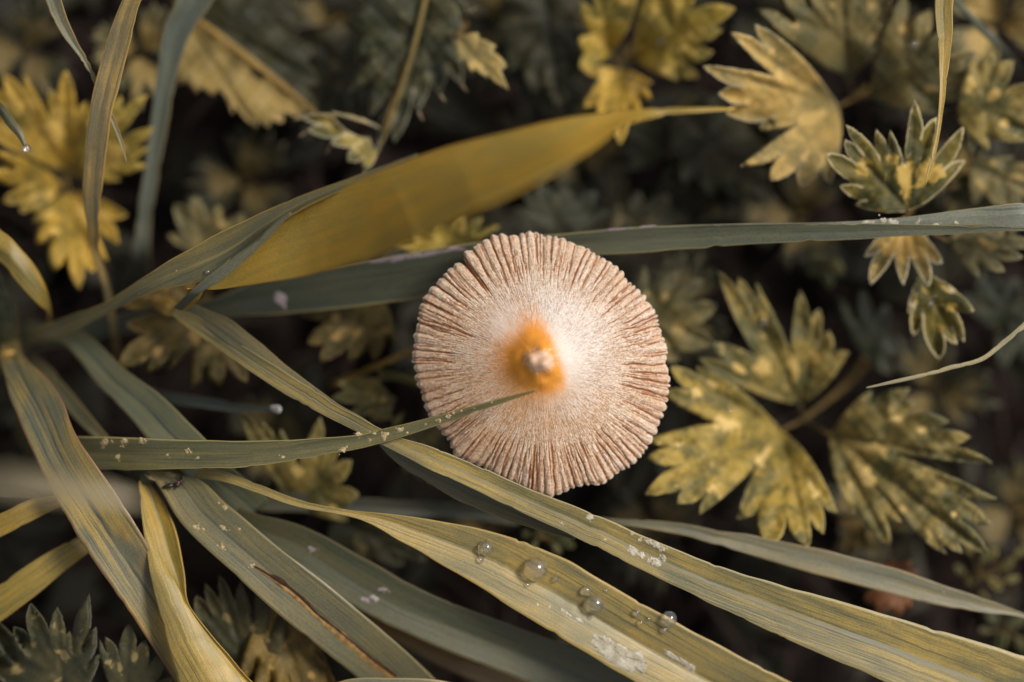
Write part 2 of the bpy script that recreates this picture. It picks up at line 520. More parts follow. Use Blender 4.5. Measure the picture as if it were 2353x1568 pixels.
# ------------------------------------------------------------------ leaves
def leaflet(parent, base, tips, zb, zt, mat, notch=(0.62, 0.80), hump=0.05, droop=0.06, seed=0, name='leaflet', label=None, thick=0.012, lobe_tilt=0.32, tilt=(0, 0), patch=1.0, belly=0.30, sag=0.35, taper=1.0, curl=0.0):
    """one toothed leaflet: base point and, in order, the tips of its teeth in frame coordinates; a third number on a tip says
    how far out (0..1) the notch after it lies, small numbers being the deep clefts between lobes"""
    r = np.random.default_rng(seed + 500)
    B = np.array(base, float)
    tp = [np.array(t[:2], float) for t in tips]
    fr = [t[2] if len(t) > 2 else r.uniform(*notch) for t in tips]
    n = len(tp)
    ztl = np.array(zt if np.ndim(zt) else [zt] * n, float)
    # notches
    no = []
    for i in range(n - 1):
        u, v = tp[i] - B, tp[i + 1] - B
        du, dv = u / np.linalg.norm(u), v / np.linalg.norm(v)
        m = du + dv; m /= np.linalg.norm(m)
        no.append(B + m * fr[i] * min(np.linalg.norm(u), np.linalg.norm(v)) * r.uniform(0.97, 1.03))
    cen = B + np.mean([t - B for t in tp], 0) * 0.5
    def arc(p, q, axis0, axis1, k, steps):
        """from p to q, bulging away from the tooth axis"""
        d = q - p
        nrm = np.array((-d[1], d[0]))
        mid = (p + q) / 2
        ax = (axis0 + axis1) / 2
        if np.dot(nrm, mid - ax) < 0: nrm = -nrm
        c = p * 0.45 + q * 0.55 + nrm * k
        t = np.linspace(0, 1, steps)[:, None]
        return (1 - t) ** 2 * p + 2 * t * (1 - t) * c + t * t * q
    out = [B]
    L0 = np.linalg.norm(tp[0] - B)
    first, last = tp[0], tp[-1]
    def side(p, q, k):
        d = q - p; nrm = np.array((-d[1], d[0]))
        if np.dot(nrm, (p + q) / 2 - cen) < 0: nrm = -nrm
        c = p + d * 0.62 + nrm * k
        m_ = max(8, int(np.linalg.norm(d) / 6))
        t = np.linspace(0, 1, m_)[:, None]
        return (1 - t) ** 2 * p + 2 * t * (1 - t) * c + t * t * q
    pts = [side(B, first, 0.16 * taper)]
    for i in range(n):
        if i > 0:
            ax = no[i - 1] if i == n - 1 else (no[i - 1] + no[i]) / 2
            kb = min(belly * r.uniform(0.6, 1.2), (0.10 if fr[i - 1] < 0.6 else 0.32) * np.linalg.norm(tp[i] - tp[i - 1]) / max(np.linalg.norm(tp[i] - no[i - 1]), 1))
            st = max(5, int(np.linalg.norm(tp[i] - no[i - 1]) / 5))
            pts.append(arc(no[i - 1], tp[i], (no[i - 1] + (no[i] if i < n - 1 else no[i - 1] + (tp[i] - tp[i - 1]))) / 2, tp[i], kb, st)[1:])
        if i < n - 1:
            st = max(5, int(np.linalg.norm(tp[i] - no[i]) / 5))
            kb = min(belly * r.uniform(0.6, 1.2), (0.10 if fr[i] < 0.6 else 0.32) * np.linalg.norm(tp[i + 1] - tp[i]) / max(np.linalg.norm(tp[i] - no[i]), 1))
            pts.append(arc(tp[i], no[i], tp[i], ((no[i - 1] if i > 0 else no[i] - (tp[i + 1] - tp[i])) + no[i]) / 2, kb, st)[1:])
    pts.append(side(last, B, 0.16 * taper)[1:-1])
    O = np.vstack(pts)
    O = O + r.normal(0, 0.55, O.shape)
    # interior points on a jittered hexagonal lattice
    x0, y0 = O.min(0); x1, y1 = O.max(0)
    st = 7.5
    X, Y = np.meshgrid(np.arange(x0, x1, st), np.arange(y0, y1, st * 0.87))
    X = X + (np.arange(X.shape[0])[:, None] % 2) * st / 2
    G = np.stack((X.ravel(), Y.ravel()), 1) + r.normal(0, 0.8, (X.size, 2))
    def inside(p, poly):
        c = np.zeros(len(p), bool)
        q = np.roll(poly, 1, 0)
        for (ax_, ay), (bx, by) in zip(poly, q):
            k = ((ay > p[:, 1]) != (by > p[:, 1]))
            if k.any():
                c[k] ^= p[k, 0] < (bx - ax_) * (p[k, 1] - ay) / (by - ay) + ax_
        return c
    G = G[inside(G, O)]
    def segd(p, a_, b_):
        d = b_ - a_
        t = np.clip(((p - a_) @ d) / max(d @ d, 1e-9), 0, 1)
        return np.linalg.norm(p - (a_ + t[:, None] * d), axis=1), t
    def edged(p):
        e = np.full(len(p), 1e9)
        nx = np.roll(O, -1, 0)
        for i in range(0, len(O)):
            d = O[i] - p
            e = np.minimum(e, d[:, 0] ** 2 + d[:, 1] ** 2)
        return np.sqrt(e)
    G = G[edged(G) > 3.2]
    from mathutils.geometry import delaunay_2d_cdt
    allp = [Vector((float(a_), float(b_))) for a_, b_ in np.vstack((O, G))]
    m_ = len(O)
    vs, _, fs, *_ = delaunay_2d_cdt(allp, [(i, (i + 1) % m_) for i in range(m_)], [], 1, 1e-4)
    Q = np.array([(v.x, v.y) for v in vs])
    ed = edged(Q)
    # lobes: split where the clefts are deep
    groups, cur = [], [0]
    for i in range(1, n):
        if fr[i - 1] < 0.60:
            groups.append(cur); cur = []
        cur.append(i)
    groups.append(cur)
    vd = np.full(len(Q), 1e9); vdm = np.full(len(Q), 1e9); lobe = np.zeros(len(Q), int); side_ = np.zeros(len(Q))
    ztip = np.zeros(len(Q)); wsum = np.zeros(len(Q))
    for gi, g in enumerate(groups):
        c_ = max(g, key=lambda i: np.linalg.norm(tp[i] - B) - 40 * abs(i - (g[0] + g[-1]) / 2))
        d, t = segd(Q, B, tp[c_])
        sd = np.cross(tp[c_] - B, Q - B) / np.linalg.norm(tp[c_] - B)
        k = d < vdm
        vdm = np.where(k, d, vdm); lobe = np.where(k, gi, lobe); side_ = np.where(k, sd, side_)
        vd = np.minimum(vd, d * 0.9)
        for i in g:
            if i != c_:
                root_ = B + (tp[c_] - B) * (0.30 + 0.12 * r.random())
                d2, _ = segd(Q, root_, tp[i])
                vd = np.minimum(vd, d2 * 1.25 + 1.0)
    for i in range(n):
        d = np.linalg.norm(Q - tp[i], axis=1) + 12
        w = 1 / d ** 2
        ztip += w * ztl[i]; wsum += w
    ztip /= wsum
    Lm = max(np.linalg.norm(t - B) for t in tp)
    K = FW / 2353.0
    f = np.linalg.norm(Q - B, axis=1) / Lm
    arch = 1 - (1 - np.clip(f, 0, 1)) ** (1.0 + sag * 2)
    z = zb + (ztip - zb) * arch - curl * Lm * K * f ** 3
    sc = Lm * K
    z += hump * sc * (1 - np.exp(-(vd / (0.075 * Lm)) ** 2)) * sm(0.02, 0.25, f)
    z += 0.035 * sc * np.exp(-(vdm / 4.5) ** 2) * 0 - 0.03 * sc * np.exp(-(vdm / 5.0) ** 2)
    z -= droop * sc * np.clip(np.abs(side_) / (0.35 * Lm), 0, 1.5) ** 2
    gt = r.normal(0, lobe_tilt, len(groups))
    z += np.array(gt)[lobe] * side_ * K * sm(0.15, 0.6, f) * sm(0, 12, np.minimum(ed, 12) + 4)
    z += tilt[0] * (Q[:, 0] - B[0]) * K + tilt[1] * (Q[:, 1] - B[1]) * K
    wv = r.uniform(0, 6, 4)
    z += 0.016 * sc * np.sin(Q[:, 0] * 0.06 + wv[0]) * np.sin(Q[:, 1] * 0.07 + wv[1]) + 0.006 * sc * np.sin(Q[:, 0] * 0.19 + wv[2]) * np.sin(Q[:, 1] * 0.17 + wv[3])
    z -= 0.012 * sc * np.exp(-ed / 5.0)
    # pale patches just inside the clefts between teeth
    pat = np.zeros(len(Q))
    for i, nn in enumerate(no):
        if fr[i] >= 0.60 and r.random() < 0.45: continue
        deep = fr[i] < 0.60
        d0 = (B - nn) / np.linalg.norm(B - nn)
        L1 = (34 if deep else 17) * r.uniform(0.6, 1.6); W1 = (15 if deep else 8) * r.uniform(0.6, 1.5)
        c0 = nn + d0 * L1 * 0.75
        e = Q - c0
        al = e @ d0; ac = e[:, 0] * -d0[1] + e[:, 1] * d0[0]
        pat += patch * np.exp(-(al / L1) ** 2 - (ac / (W1 * (1.1 - 0.5 * np.clip(al / L1, -1, 1)))) ** 2)
    kk = K * (H - z) / H
    P = np.stack(((Q[:, 0] - 1176.5) * kk, -(Q[:, 1] - 784.0) * kk, z), -1)
    fl = []
    for t in fs:
        p0, p1, p2 = P[t[0]], P[t[1]], P[t[2]]
        up = (p1[0] - p0[0]) * (p2[1] - p0[1]) - (p1[1] - p0[1]) * (p2[0] - p0[0])
        fl.append(tuple(t) if up > 0 else tuple(t)[::-1])
    lt = 1 - np.clip(ed / 14.0, 0, 1)
    lv = np.maximum(np.exp(-(vdm / 3.6) ** 2), 0.7 * np.exp(-((vd) / 3.2) ** 2)) * sm(0, 6, ed)
    ob = mesh_obj(name, P, fl, mat, parent, {'lt': lt, 'lv': lv, 'lp': pat}, thick=thick)
    if label: tag(ob, label)
    me = ob.data
    sh = Sheet.__new__(Sheet)
    sh.p, sh.px, sh.obj = P, back(P), ob
    nr = np.zeros(len(P) * 3, np.float32); me.vertices.foreach_get('normal', nr)
    sh.nr = nr.reshape(-1, 3).astype(float); sh.ed = ed; sh.lb = lt
    return sh

def leaf(label, hub, z, leaflets, name='buttercup_leaf', cat='leaf', group='buttercup leaves', stalk=True, foot=None, sr=0.05):
    """hub: where the leaflets meet; leaflets: dicts for leaflet()"""
    fx, fy = foot if foot else (hub[0] + random.uniform(-40, 40), hub[1] + random.uniform(-40, 40))
    b = at(fx, fy, GZ)
    root = empty(name, b)
    tag(root, label, cat, group)
    out = []
    for k, d in enumerate(leaflets):
        d = dict(d)
        out.append(leaflet(root, d.pop('base', hub), d.pop('tips'), d.pop('zb', z), d.pop('zt', z), d.pop('mat'), **d))
    if stalk:
        h = at(hub[0], hub[1], z - 0.03)
        mid = (h * 0.55 + b * 0.45) + np.array((0.15, 0.1, 0.25))
        tube('stalk', [b, mid, h], [sr * 1.1, sr, sr * 0.8], STALK, root, 8, 14)
        for d in leaflets:
            if 'base' in d:
                q = at(d['base'][0], d['base'][1], d.get('zb', z) - 0.02)
                if np.linalg.norm(q - h) > 0.12:
                    tube('leaflet_stalk', [h, (h + q) / 2 - (0, 0, 0.03), q], sr * 0.6, STALK, root, 6, 8)
    return root, out

# ------------------------------------------------------------------ the mushroom
def mushroom():
    cx, cy = 1244.0, 836.0
    K = FW / 2353.0
    outline = [(1175,540),(1215,536),(1250,540),(1280,543),(1310,557),(1345,563),(1370,585),(1405,602),(1430,627),(1438,645),(1470,668),(1486,695),(1500,712),(1512,750),(1530,790),(1537,850),(1536,890),(1534,925),(1515,965),(1508,990),(1482,1035),(1455,1062),(1428,1085),(1385,1106),(1345,1116),(1325,1120),(1300,1131),(1258,1137),(1230,1128),(1200,1119),(1150,1097),(1090,1066),(1042,1046),(1032,1012),(1003,985),(982,947),(966,892),(951,820),(952,770),(961,748),(963,715),(972,688),(997,655),(1010,640),(1040,613),(1064,606),(1070,590),(1090,572),(1112,556),(1140,545)]
    O = np.array(outline, float) - (cx, cy)
    oa = np.arctan2(-O[:, 1], O[:, 0]); ol = np.hypot(O[:, 0], O[:, 1])
    s = np.argsort(oa); oa, ol = oa[s], ol[s]
    oa3 = np.r_[oa - 2 * np.pi, oa, oa + 2 * np.pi]; ol3 = np.r_[ol, ol, ol]
    NA, NR = 1500, 170
    th = np.linspace(-np.pi, np.pi, NA, endpoint=False)
    R = np.interp(th, oa3, ol3)
    r = np.random.default_rng(21)
    # groove directions, unevenly spaced
    ng = 104
    g = np.cumsum(r.uniform(0.55, 1.5, ng)); g = g / g[-1] * 2 * np.pi - np.pi
    t = np.linspace(0, 1, NR) ** 0.85
    TT, AA = np.meshgrid(t, th, indexing='ij')
    groove = np.zeros_like(TT)
    tone = np.zeros_like(TT)
    # light upper right of the cap is smoother: grooves begin farther out there
    for i in range(ng):
        st = np.clip(r.normal(0.70, 0.06), 0.55, 0.84)
        wg = r.uniform(0.0075, 0.0135)
        amp = r.uniform(0.55, 1.0)
        cpts = np.cumsum(r.normal(0, 0.0035, 40))
        wig = np.interp(t, np.linspace(0, 1, 40), cpts) - cpts[-1] * 0.5
        d = (AA - g[i] - wig[:, None] + np.pi) % (2 * np.pi) - np.pi
        sel = np.abs(d) < 0.06
        prof = np.exp(-(np.abs(d) * np.maximum(TT, 0.2) / (0.8 * wg)) ** 2.0)
        brk = 0.72 + 0.28 * np.sign(np.interp(t, np.linspace(0, 1, 60), r.normal(0.35, 1, 60)))
        k = amp * sm(st - 0.10, st + 0.08, TT) * (0.6 + 0.4 * brk)[:, None]
        groove = np.where(sel, np.maximum(groove, prof * k), groove)
        nx = g[(i + 1) % ng] + (2 * np.pi if i == ng - 1 else 0)
        band = ((AA > g[i]) & (AA <= nx)) | (i == ng - 1) & ((AA > g[i]) | (AA <= nx - 2 * np.pi))
        tone = np.where(band, r.uniform(0, 1), tone)
    # faint secondary lines
    g2 = r.uniform(-np.pi, np.pi, 110)
    for x in g2:
        st, en = r.uniform(0.55, 0.78), r.uniform(0.76, 1.05)
        cpts = np.cumsum(r.normal(0, 0.0028, 40))
        wig = np.interp(t, np.linspace(0, 1, 40), cpts)
        d = (AA - x - wig[:, None] + np.pi) % (2 * np.pi) - np.pi
        sel = np.abs(d) < 0.04
        prof = np.exp(-(np.abs(d) * np.maximum(TT, 0.2) / r.uniform(0.004, 0.007)) ** 2)
        groove = np.where(sel, np.maximum(groove, 0.6 * prof * sm(st, st + 0.1, TT) * (1 - sm(en - 0.1, en, TT))), groove)
    # scalloped rim: a rounded lobe between each two grooves
    gi = np.sort(g)
    gw = np.r_[gi[-1] - 2 * np.pi, gi, gi[0] + 2 * np.pi]
    j = np.searchsorted(gw, th)
    a_, b_ = gw[np.clip(j - 1, 0, len(gw) - 1)], gw[np.clip(j, 0, len(gw) - 1)]
    fr = (th - a_) / np.maximum(b_ - a_, 1e-4)
    R0 = R.copy()
    lobe = np.sqrt(np.clip(4 * fr * (1 - fr), 0, 1))
    depthl = np.interp(np.arange(NA), np.arange(0, NA, 15), r.uniform(4.0, 12.0, len(range(0, NA, 15))))
    R = R + (lobe - 0.75) * depthl + smooth_noise(NA, 5, 0.9, r) + smooth_noise(NA, 34, 2.6, r)
    na_ = math.atan2(-(603 - cy), 1066 - cx)
    dn_ = th - na_
    R = R - 15 * np.exp(-(dn_ / 0.016) ** 2) + 5 * np.exp(-((dn_ + 0.045) / 0.03) ** 2)
    groove = np.maximum(groove, np.exp(-((AA - na_ + 0.03 * (1 - TT)) * TT / 0.009) ** 2) * sm(0.62, 0.8, TT))
    rad = TT * R0[None] + (R - R0)[None] * sm(0.70, 1.0, TT)
    PX = cx + rad * np.cos(AA); PY = cy - rad * np.sin(AA)
    # profile: low cone, rim slightly down, umbo leaning to lower right
    tt = TT
    Z = 0.40 * (1 - tt) ** 1.1 - 0.24 * tt ** 3 - 0.14
    ux, uy = 1243.0, 828.0
    du = np.hypot((PX - ux) / 56.0, (PY - uy) / 56.0)
    Z += 0.36 / (1 + du ** 3.0)
    for q in range(30):
        fx, fy = r.normal(0, 0.09, 2); Z += 0.0060 * np.sin(fx * PX + fy * PY + r.uniform(0, 6)) * np.exp(-(du / 1.1) ** 4)
    Z += 0.06 * np.exp(-(np.hypot(PX - 1228, PY - 815) / 110.0) ** 2)
    # broad waves and rib relief
    Z += 0.035 * sm(0.4, 1, tt) * (np.sin(3 * AA + 0.8) + 0.6 * np.sin(5 * AA + 2.1))
    Z -= 0.026 * groove
    Z += 0.012 * (tone - 0.5) * sm(0.66, 0.8, tt)
    lobe2 = np.repeat(lobe[None], NR, 0)
    Z += 0.013 * lobe2 * sm(0.68, 0.85, tt)
    Z -= 0.03 * sm(0.97, 1.0, tt)
    # fibrous relief
    for q in range(40):
        fa, fr_, ph = int(r.uniform(120, 420)), r.uniform(4, 22), r.uniform(0, 6.28)
        Z += 0.00045 * np.sin(fa * AA + ph + 3 * np.sin(fr_ * tt + q)) * sm(0.12, 0.4, tt)
    kk = K * (H - Z) / H
    P = np.stack(((PX - 1176.5) * kk, -(PY - 784) * kk, Z), -1)
    # pigment: orange round the umbo, pale crust on its crown, white disc right and above
    orange = 1.0 * np.exp(-(np.hypot((PX - 1222) / 62, (PY - 812) / 74)) ** 1.7) + 0.5 * np.exp(-(np.hypot((PX - 1262) / 38, (PY - 868) / 36)) ** 2) \
        + 0.42 * np.exp(-(np.hypot((PX - 1210) / 130, (PY - 850) / 130)) ** 2)
    ang = np.arctan2(-(PY - 826), PX - 1246)
    orange *= np.where(True, 1 - 0.70 * sm(0.0, 40.0, (PX - 1268) - 0.35 * (PY - 826)) * sm(40, -25, PY - 890), 1)
    crown = np.exp(-(np.hypot((PX - 1242) / 42, (PY - 829) / 33)) ** 3)
    warm = np.exp(-(np.hypot(PX - 1215, PY - 850) / 175) ** 2)
    white = np.exp(-(np.hypot((PX - 1275) / 190, (PY - 770) / 170)) ** 2.4)
    cyl = np.stack((np.cos(AA), np.sin(AA), TT), -1).reshape(-1, 3)

    N = NT('mushroom_cap_skin')
    pol, gr, tn, og, cr, wm, wh, rt = N.attr('pol', True), N.attr('groove'), N.attr('tone'), N.attr('orange'), N.attr('crown'), N.attr('warm'), N.attr('white'), N.attr('rt')
    tc = N.n('ShaderNodeTexCoord').outputs['Object']
    fib = N.noise(N.vmul(pol, (48, 48, 20)), 1.0, 5, 0.75, 0.5)
    fib2 = N.noise(N.vmul(pol, (85, 85, 30)), 1.0, 4, 0.7)
    dash = N.noise(N.vmul(pol, (40, 40, 24)), 1.0, 3, 0.7, 0.8)
    cell = N.noise(tc, 26.0, 4, 0.75)
    blot = N.noise(tc, 2.2, 4, 0.6)
    base = N.mix(N.ramp(tn, 0.0, 1.0), lin((220, 194, 166)), lin((238, 222, 202)))
    cream = N.mix(N.ramp(fib2, 0.35, 0.65), lin((222, 212, 204)), lin((240, 237, 233)))
    disc = N.math('MULTIPLY', N.ramp(rt, 0.30, 0.80, 0.62, 0.0), 1.0)
    disc = N.math('ADD', disc, N.math('MULTIPLY', wh, 0.8), clamp=True)
    col = N.mix(disc, base, cream)
    # tawny fibres, dense in the middle zone, sparse on the white disc
    zone = N.math('MULTIPLY', N.ramp(rt, 0.22, 0.62), N.math('SUBTRACT', 1.0, N.math('MULTIPLY', wh, 0.55)))
    fb = N.math('MULTIPLY', N.ramp(fib, 0.46, 0.58), N.math('MULTIPLY', zone, 0.62))
    col = N.mix(fb, col, lin((204, 152, 112)))
    ds = N.math('MULTIPLY', N.ramp(N.math('ADD', dash, N.math('MULTIPLY', N.math('SUBTRACT', blot, 0.5), 0.25)), 0.52, 0.56), N.math('MULTIPLY', N.ramp(rt, 0.16, 0.42), N.ramp(rt, 0.80, 0.95, 1.0, 0.35)))
    ds = N.math('MULTIPLY', ds, N.math('SUBTRACT', 1.0, N.math('MULTIPLY', wh, 0.60)))
    col = N.mix(N.math('MULTIPLY', ds, 0.85), col, lin((132, 80, 48)))
    # pinkish tan wash to the lower left
    col = N.mix(N.math('MULTIPLY', N.ramp(blot, 0.35, 0.7), N.math('MULTIPLY', N.math('SUBTRACT', 1.0, wh), 0.5)), col, lin((226, 190, 158)))
    # grey granules on the ribs
    gran = N.noise(tc, 34.0, 3, 0.8)
    col = N.mix(N.math('MULTIPLY', N.ramp(gran, 0.49, 0.57), N.math('MULTIPLY', N.ramp(rt, 0.15, 0.5), N.math('SUBTRACT', 0.50, N.math('MULTIPLY', wh, 0.36)))), col, lin((190, 140, 106)))
    col = N.mix(N.math('MULTIPLY', N.ramp(gran, 0.47, 0.40), 0.62), col, lin((240, 228, 218)))
    gg = N.math('MULTIPLY', N.ramp(cell, 0.55, 0.68), N.math('MULTIPLY', N.ramp(rt, 0.66, 0.85), N.ramp(tn, 0.45, 0.75, 0.05, 0.75)))
    col = N.mix(gg, col, lin((150, 134, 116)))
    col = N.mix(N.math('MULTIPLY', N.ramp(N.math('ADD', gr, N.math('MULTIPLY', N.math('SUBTRACT', cell, 0.5), 0.6)), 0.34, 0.58), 0.92), col, lin((146, 86, 48)))
    col = N.mix(N.math('MULTIPLY', N.math('MULTIPLY', wm, N.math('SUBTRACT', 1.0, wh)), 0.5), col, lin((224, 174, 112)))
    ow = N.math('ADD', og, N.math('MULTIPLY', N.math('SUBTRACT', fib, 0.5), 1.6))
    col = N.mix(N.math('MULTIPLY', N.ramp(ow, 0.06, 0.90), 0.96), col, lin((246, 160, 48)))
    cw = N.math('ADD', cr, N.math('MULTIPLY', N.math('SUBTRACT', N.noise(tc, 16.0, 4, 0.75), 0.5), 2.4))
    col = N.mix(N.math('MULTIPLY', N.ramp(cw, 0.50, 0.70), 0.85), col, lin((236, 204, 180)))
    rimc = N.ramp(rt, 0.985, 0.998)
    col = N.mix(N.math('MULTIPLY', rimc, 0.7), col, lin((226, 208, 192)))
    hgt = N.math('ADD', N.math('MULTIPLY', fib, 0.45), N.math('ADD', N.math('MULTIPLY', cell, 0.7), N.math('MULTIPLY', gran, 0.8)))
    hgt = N.math('SUBTRACT', hgt, N.math('MULTIPLY', N.math('ADD', ds, fb), 0.5))
    m = N.surface(col, 0.85, 0.15, N.bump(hgt, 0.6, 0.013), 0.0)
    foot = at(cx + 10, cy + 8, GZ)
    root = empty('mushroom', foot)
    tag(root, 'pale ribbed mushroom seen from above with an orange knob and frilled rim', 'mushroom')
    cap = mesh_obj('cap', P.reshape(-1, 3), grid_faces(NR, NA, True), m, root,
                   {'pol': cyl, 'groove': groove.ravel(), 'tone': tone.ravel(), 'orange': orange.ravel(), 'crown': crown.ravel(), 'warm': warm.ravel(), 'white': white.ravel(), 'rt': TT.ravel()})
    sh = Sheet(P, cap)
    # underside and gills
    gm = plain_mat('gill', (126, 96, 74), (92, 70, 56), 0.8, 10.0)
    V, F = [], []
    c0 = at(cx, cy, -0.25)
    for i in range(90):
        a = i / 90 * 2 * math.pi + r.uniform(-0.01, 0.01)
        rr = np.interp(a if a < np.pi else a - 2 * np.pi, th, R) * K * 0.97
        d = np.array((math.cos(a), math.sin(a), 0)); nn = np.array((-d[1], d[0], 0)) * 0.006
        ring = [(0.16, -0.10), (0.16, -0.75), (rr * 0.55, -0.72), (rr, -0.42), (rr, -0.38), (rr * 0.5, -0.16)]
        k0 = len(V)
        for sgn in (1, -1):
            for q, z in ring:
                V.append(np.array((c0[0], c0[1], 0)) + d * q + nn * sgn + np.array((0, 0, z)))
        F.append(tuple(range(k0, k0 + 6))); F.append(tuple(range(k0 + 11, k0 + 5, -1)))
        for q in range(6):
            F.append((k0 + q, k0 + (q + 1) % 6, k0 + 6 + (q + 1) % 6, k0 + 6 + q))
    mesh_obj('gills', V, F, gm, root, smooth=False)
    sm_ = plain_mat('stem', (206, 186, 160), (170, 146, 118), 0.7, 9.0, stretch=(1, 1, 0.15))
    tube('stem', [foot - (0, 0, 0.15), foot + (0.05, 0.02, 2.2), at(cx, cy, -0.2)], [0.24, 0.17, 0.16], sm_, root, 20, 30)
    # crust flakes on the crown of the knob
    pale = plain_mat('crust', (232, 222, 214), (214, 196, 184), 0.6, 12.0)
    for (x, y, s_, st, an) in ((1253, 820, 15, 1.2, 0.7), (1259, 833, 12, 1.0, 0.2), (1252, 807, 5.5, 1.2, 0.5), (1228, 832, 7, 1.2, 0.0), (1225, 824, 5, 1.2, 0.4)):
        fleck(sh, x, y, s_, pale, st, an, h=0.012, name='crust_flake', rough=0.3)
    blk = plain_mat('black_speck', (24, 20, 22), (14, 12, 14), 0.5)
    for (x, y) in ((1271, 751), (1240, 834)):
        fleck(sh, x, y, 1.9, blk, 1.2, 0.6, h=0.02, name='speck')
    return sh
CAP = mushroom()

# ------------------------------------------------------------------ the grass round it
# palettes
G_GREY = ((84, 90, 82), (112, 108, 74))
G_OLIVE = ((96, 94, 68), (146, 126, 74))
G_YEL = ((128, 112, 58), (184, 150, 66))
G_BLUE = ((84, 96, 92), (104, 110, 92))
G_DARK = ((66, 72, 62), (92, 88, 62))

# tip lying over the cap
bC = blade('grass blade whose fine tip lies across the mushroom cap',
    [(20, 960, 40, 1010, -4.6), (70, 990, 100, 1075, -2.2), (120, 1000, 160, 1083, -1.0), (185, 1004, 238, 1081, -0.62), (300, 1007, 330, 1080, -0.30), (400, 1011, 420, 1077, -0.10), (600, 1013, 570, 1072, 0.08), (790, 1003, 800, 1037, 0.15), (900, 982, 910, 1008, 0.2), (1000, 957, 1008, 976, 0.27), (1100, 930, 1105, 943, 0.40), (1180, 909, 1182, 917, 0.52), (1236, 896, 1236, 898, 0.62)],
    blade_mat((92, 92, 66), (124, 112, 66), (168, 156, 100), None, 0.35, 0, 1, 0.15, 0.45, 0.2), keel=0.12, nib=0.5, seed=1)
for x, y, s_ in ((1008, 966, 4.5), (1030, 957, 5), (1042, 949, 3), (884, 1000, 7), (920, 988, 6), (823, 998, 5), (788, 1033, 6), (850, 1012, 3), (978, 975, 2.5), (1090, 938, 2), (1130, 925, 2), (240, 1016, 8), (285, 1014, 7), (328, 1014, 7), (432, 1036, 5), (385, 1045, 3), (270, 1050, 5), (455, 1052, 3), (650, 1050, 3.5), (1060, 944, 2.5), (860, 996, 3)):
    fleck(bC, x, y, s_, FLECK, 1.3, -0.15, seed=2)

# long folded blade running under the cap to the lower right corner
bB = blade('long ribbed grass blade running from a bent collar under the cap to the lower right',
    [(402, 702, 392, 722, -0.9), (440, 722, 420, 745, -0.85, 0.05), (560, 795, 530, 822, -0.55), (700, 884, 670, 915, -0.3), (870, 985, 845, 1006, 0.02), (1000, 1030, 980, 1075, 0.1), (1100, 1072, 1080, 1120, 0.1), (1250, 1137, 1230, 1192, 0.1), (1400, 1196, 1380, 1262, 0.1), (1600, 1283, 1570, 1357, 0.08), (1850, 1360, 1810, 1470, 0.02), (2100, 1432, 2040, 1570, -0.1), (2360, 1508, 2290, 1690, -0.3), (2600, 1570, 2520, 1800, -1.0)],
    blade_mat((106, 102, 70), (170, 146, 80), (182, 168, 124), (150, 148, 130), 0.12, 0, 2, 0.15, 0.48, 0.5), keel=0.07, seed=2, n=300, m=17)
bB2 = blade('', [(432, 694, 412, 712, -0.95), (480, 712, 452, 733, -0.8), (545, 745, 520, 790, -0.62), (650, 832, 620, 862, -0.45), (760, 915, 740, 935, -0.25), (872, 984, 862, 996, -0.02)],
    blade_mat((100, 100, 82), (128, 116, 78), (168, 146, 88), None, 0, 0, 3, 0.15), keel=-0.06, seed=3, name='folded_half', parent=bB.obj)
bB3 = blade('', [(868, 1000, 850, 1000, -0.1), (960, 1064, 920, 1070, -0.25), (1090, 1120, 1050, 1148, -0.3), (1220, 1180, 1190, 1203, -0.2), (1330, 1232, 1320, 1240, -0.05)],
    blade_mat((78, 80, 62), (96, 90, 62), (132, 118, 74), None, 0, 0, 4, 0.15), keel=0.08, seed=4, name='folded_half', parent=bB.obj)  # shadow on this lower half is put into its darker colours
for x, y, s_, st in ((1355, 1189, 7, 1.3), (1455, 1266, 9, 1.6), (1472, 1275, 7, 1.4), (1508, 1292, 9, 1.4), (1525, 1283, 7, 1.0), (1492, 1290, 5, 1.2), (1470, 1240, 5, 1), (1452, 1226, 4, 1.2), (1490, 1245, 5, 1.6), (1508, 1252, 6, 2.2), (1520, 1258, 4, 2.0), (1290, 1202, 3, 1), (1390, 1240, 3, 1)):
    fleck(bB, x, y, s_, FLECK_W, st, 0.5, seed=3)
tube('collar', [at(398, 712, -0.95), at(385, 705, -1.2), at(372, 700, -2.2), at(360, 690, GZ)], [0.10, 0.13, 0.11, 0.12], plain_mat('collar', (206, 164, 84), (150, 120, 60), 0.5, 9.0), bB.obj, 12, 20)

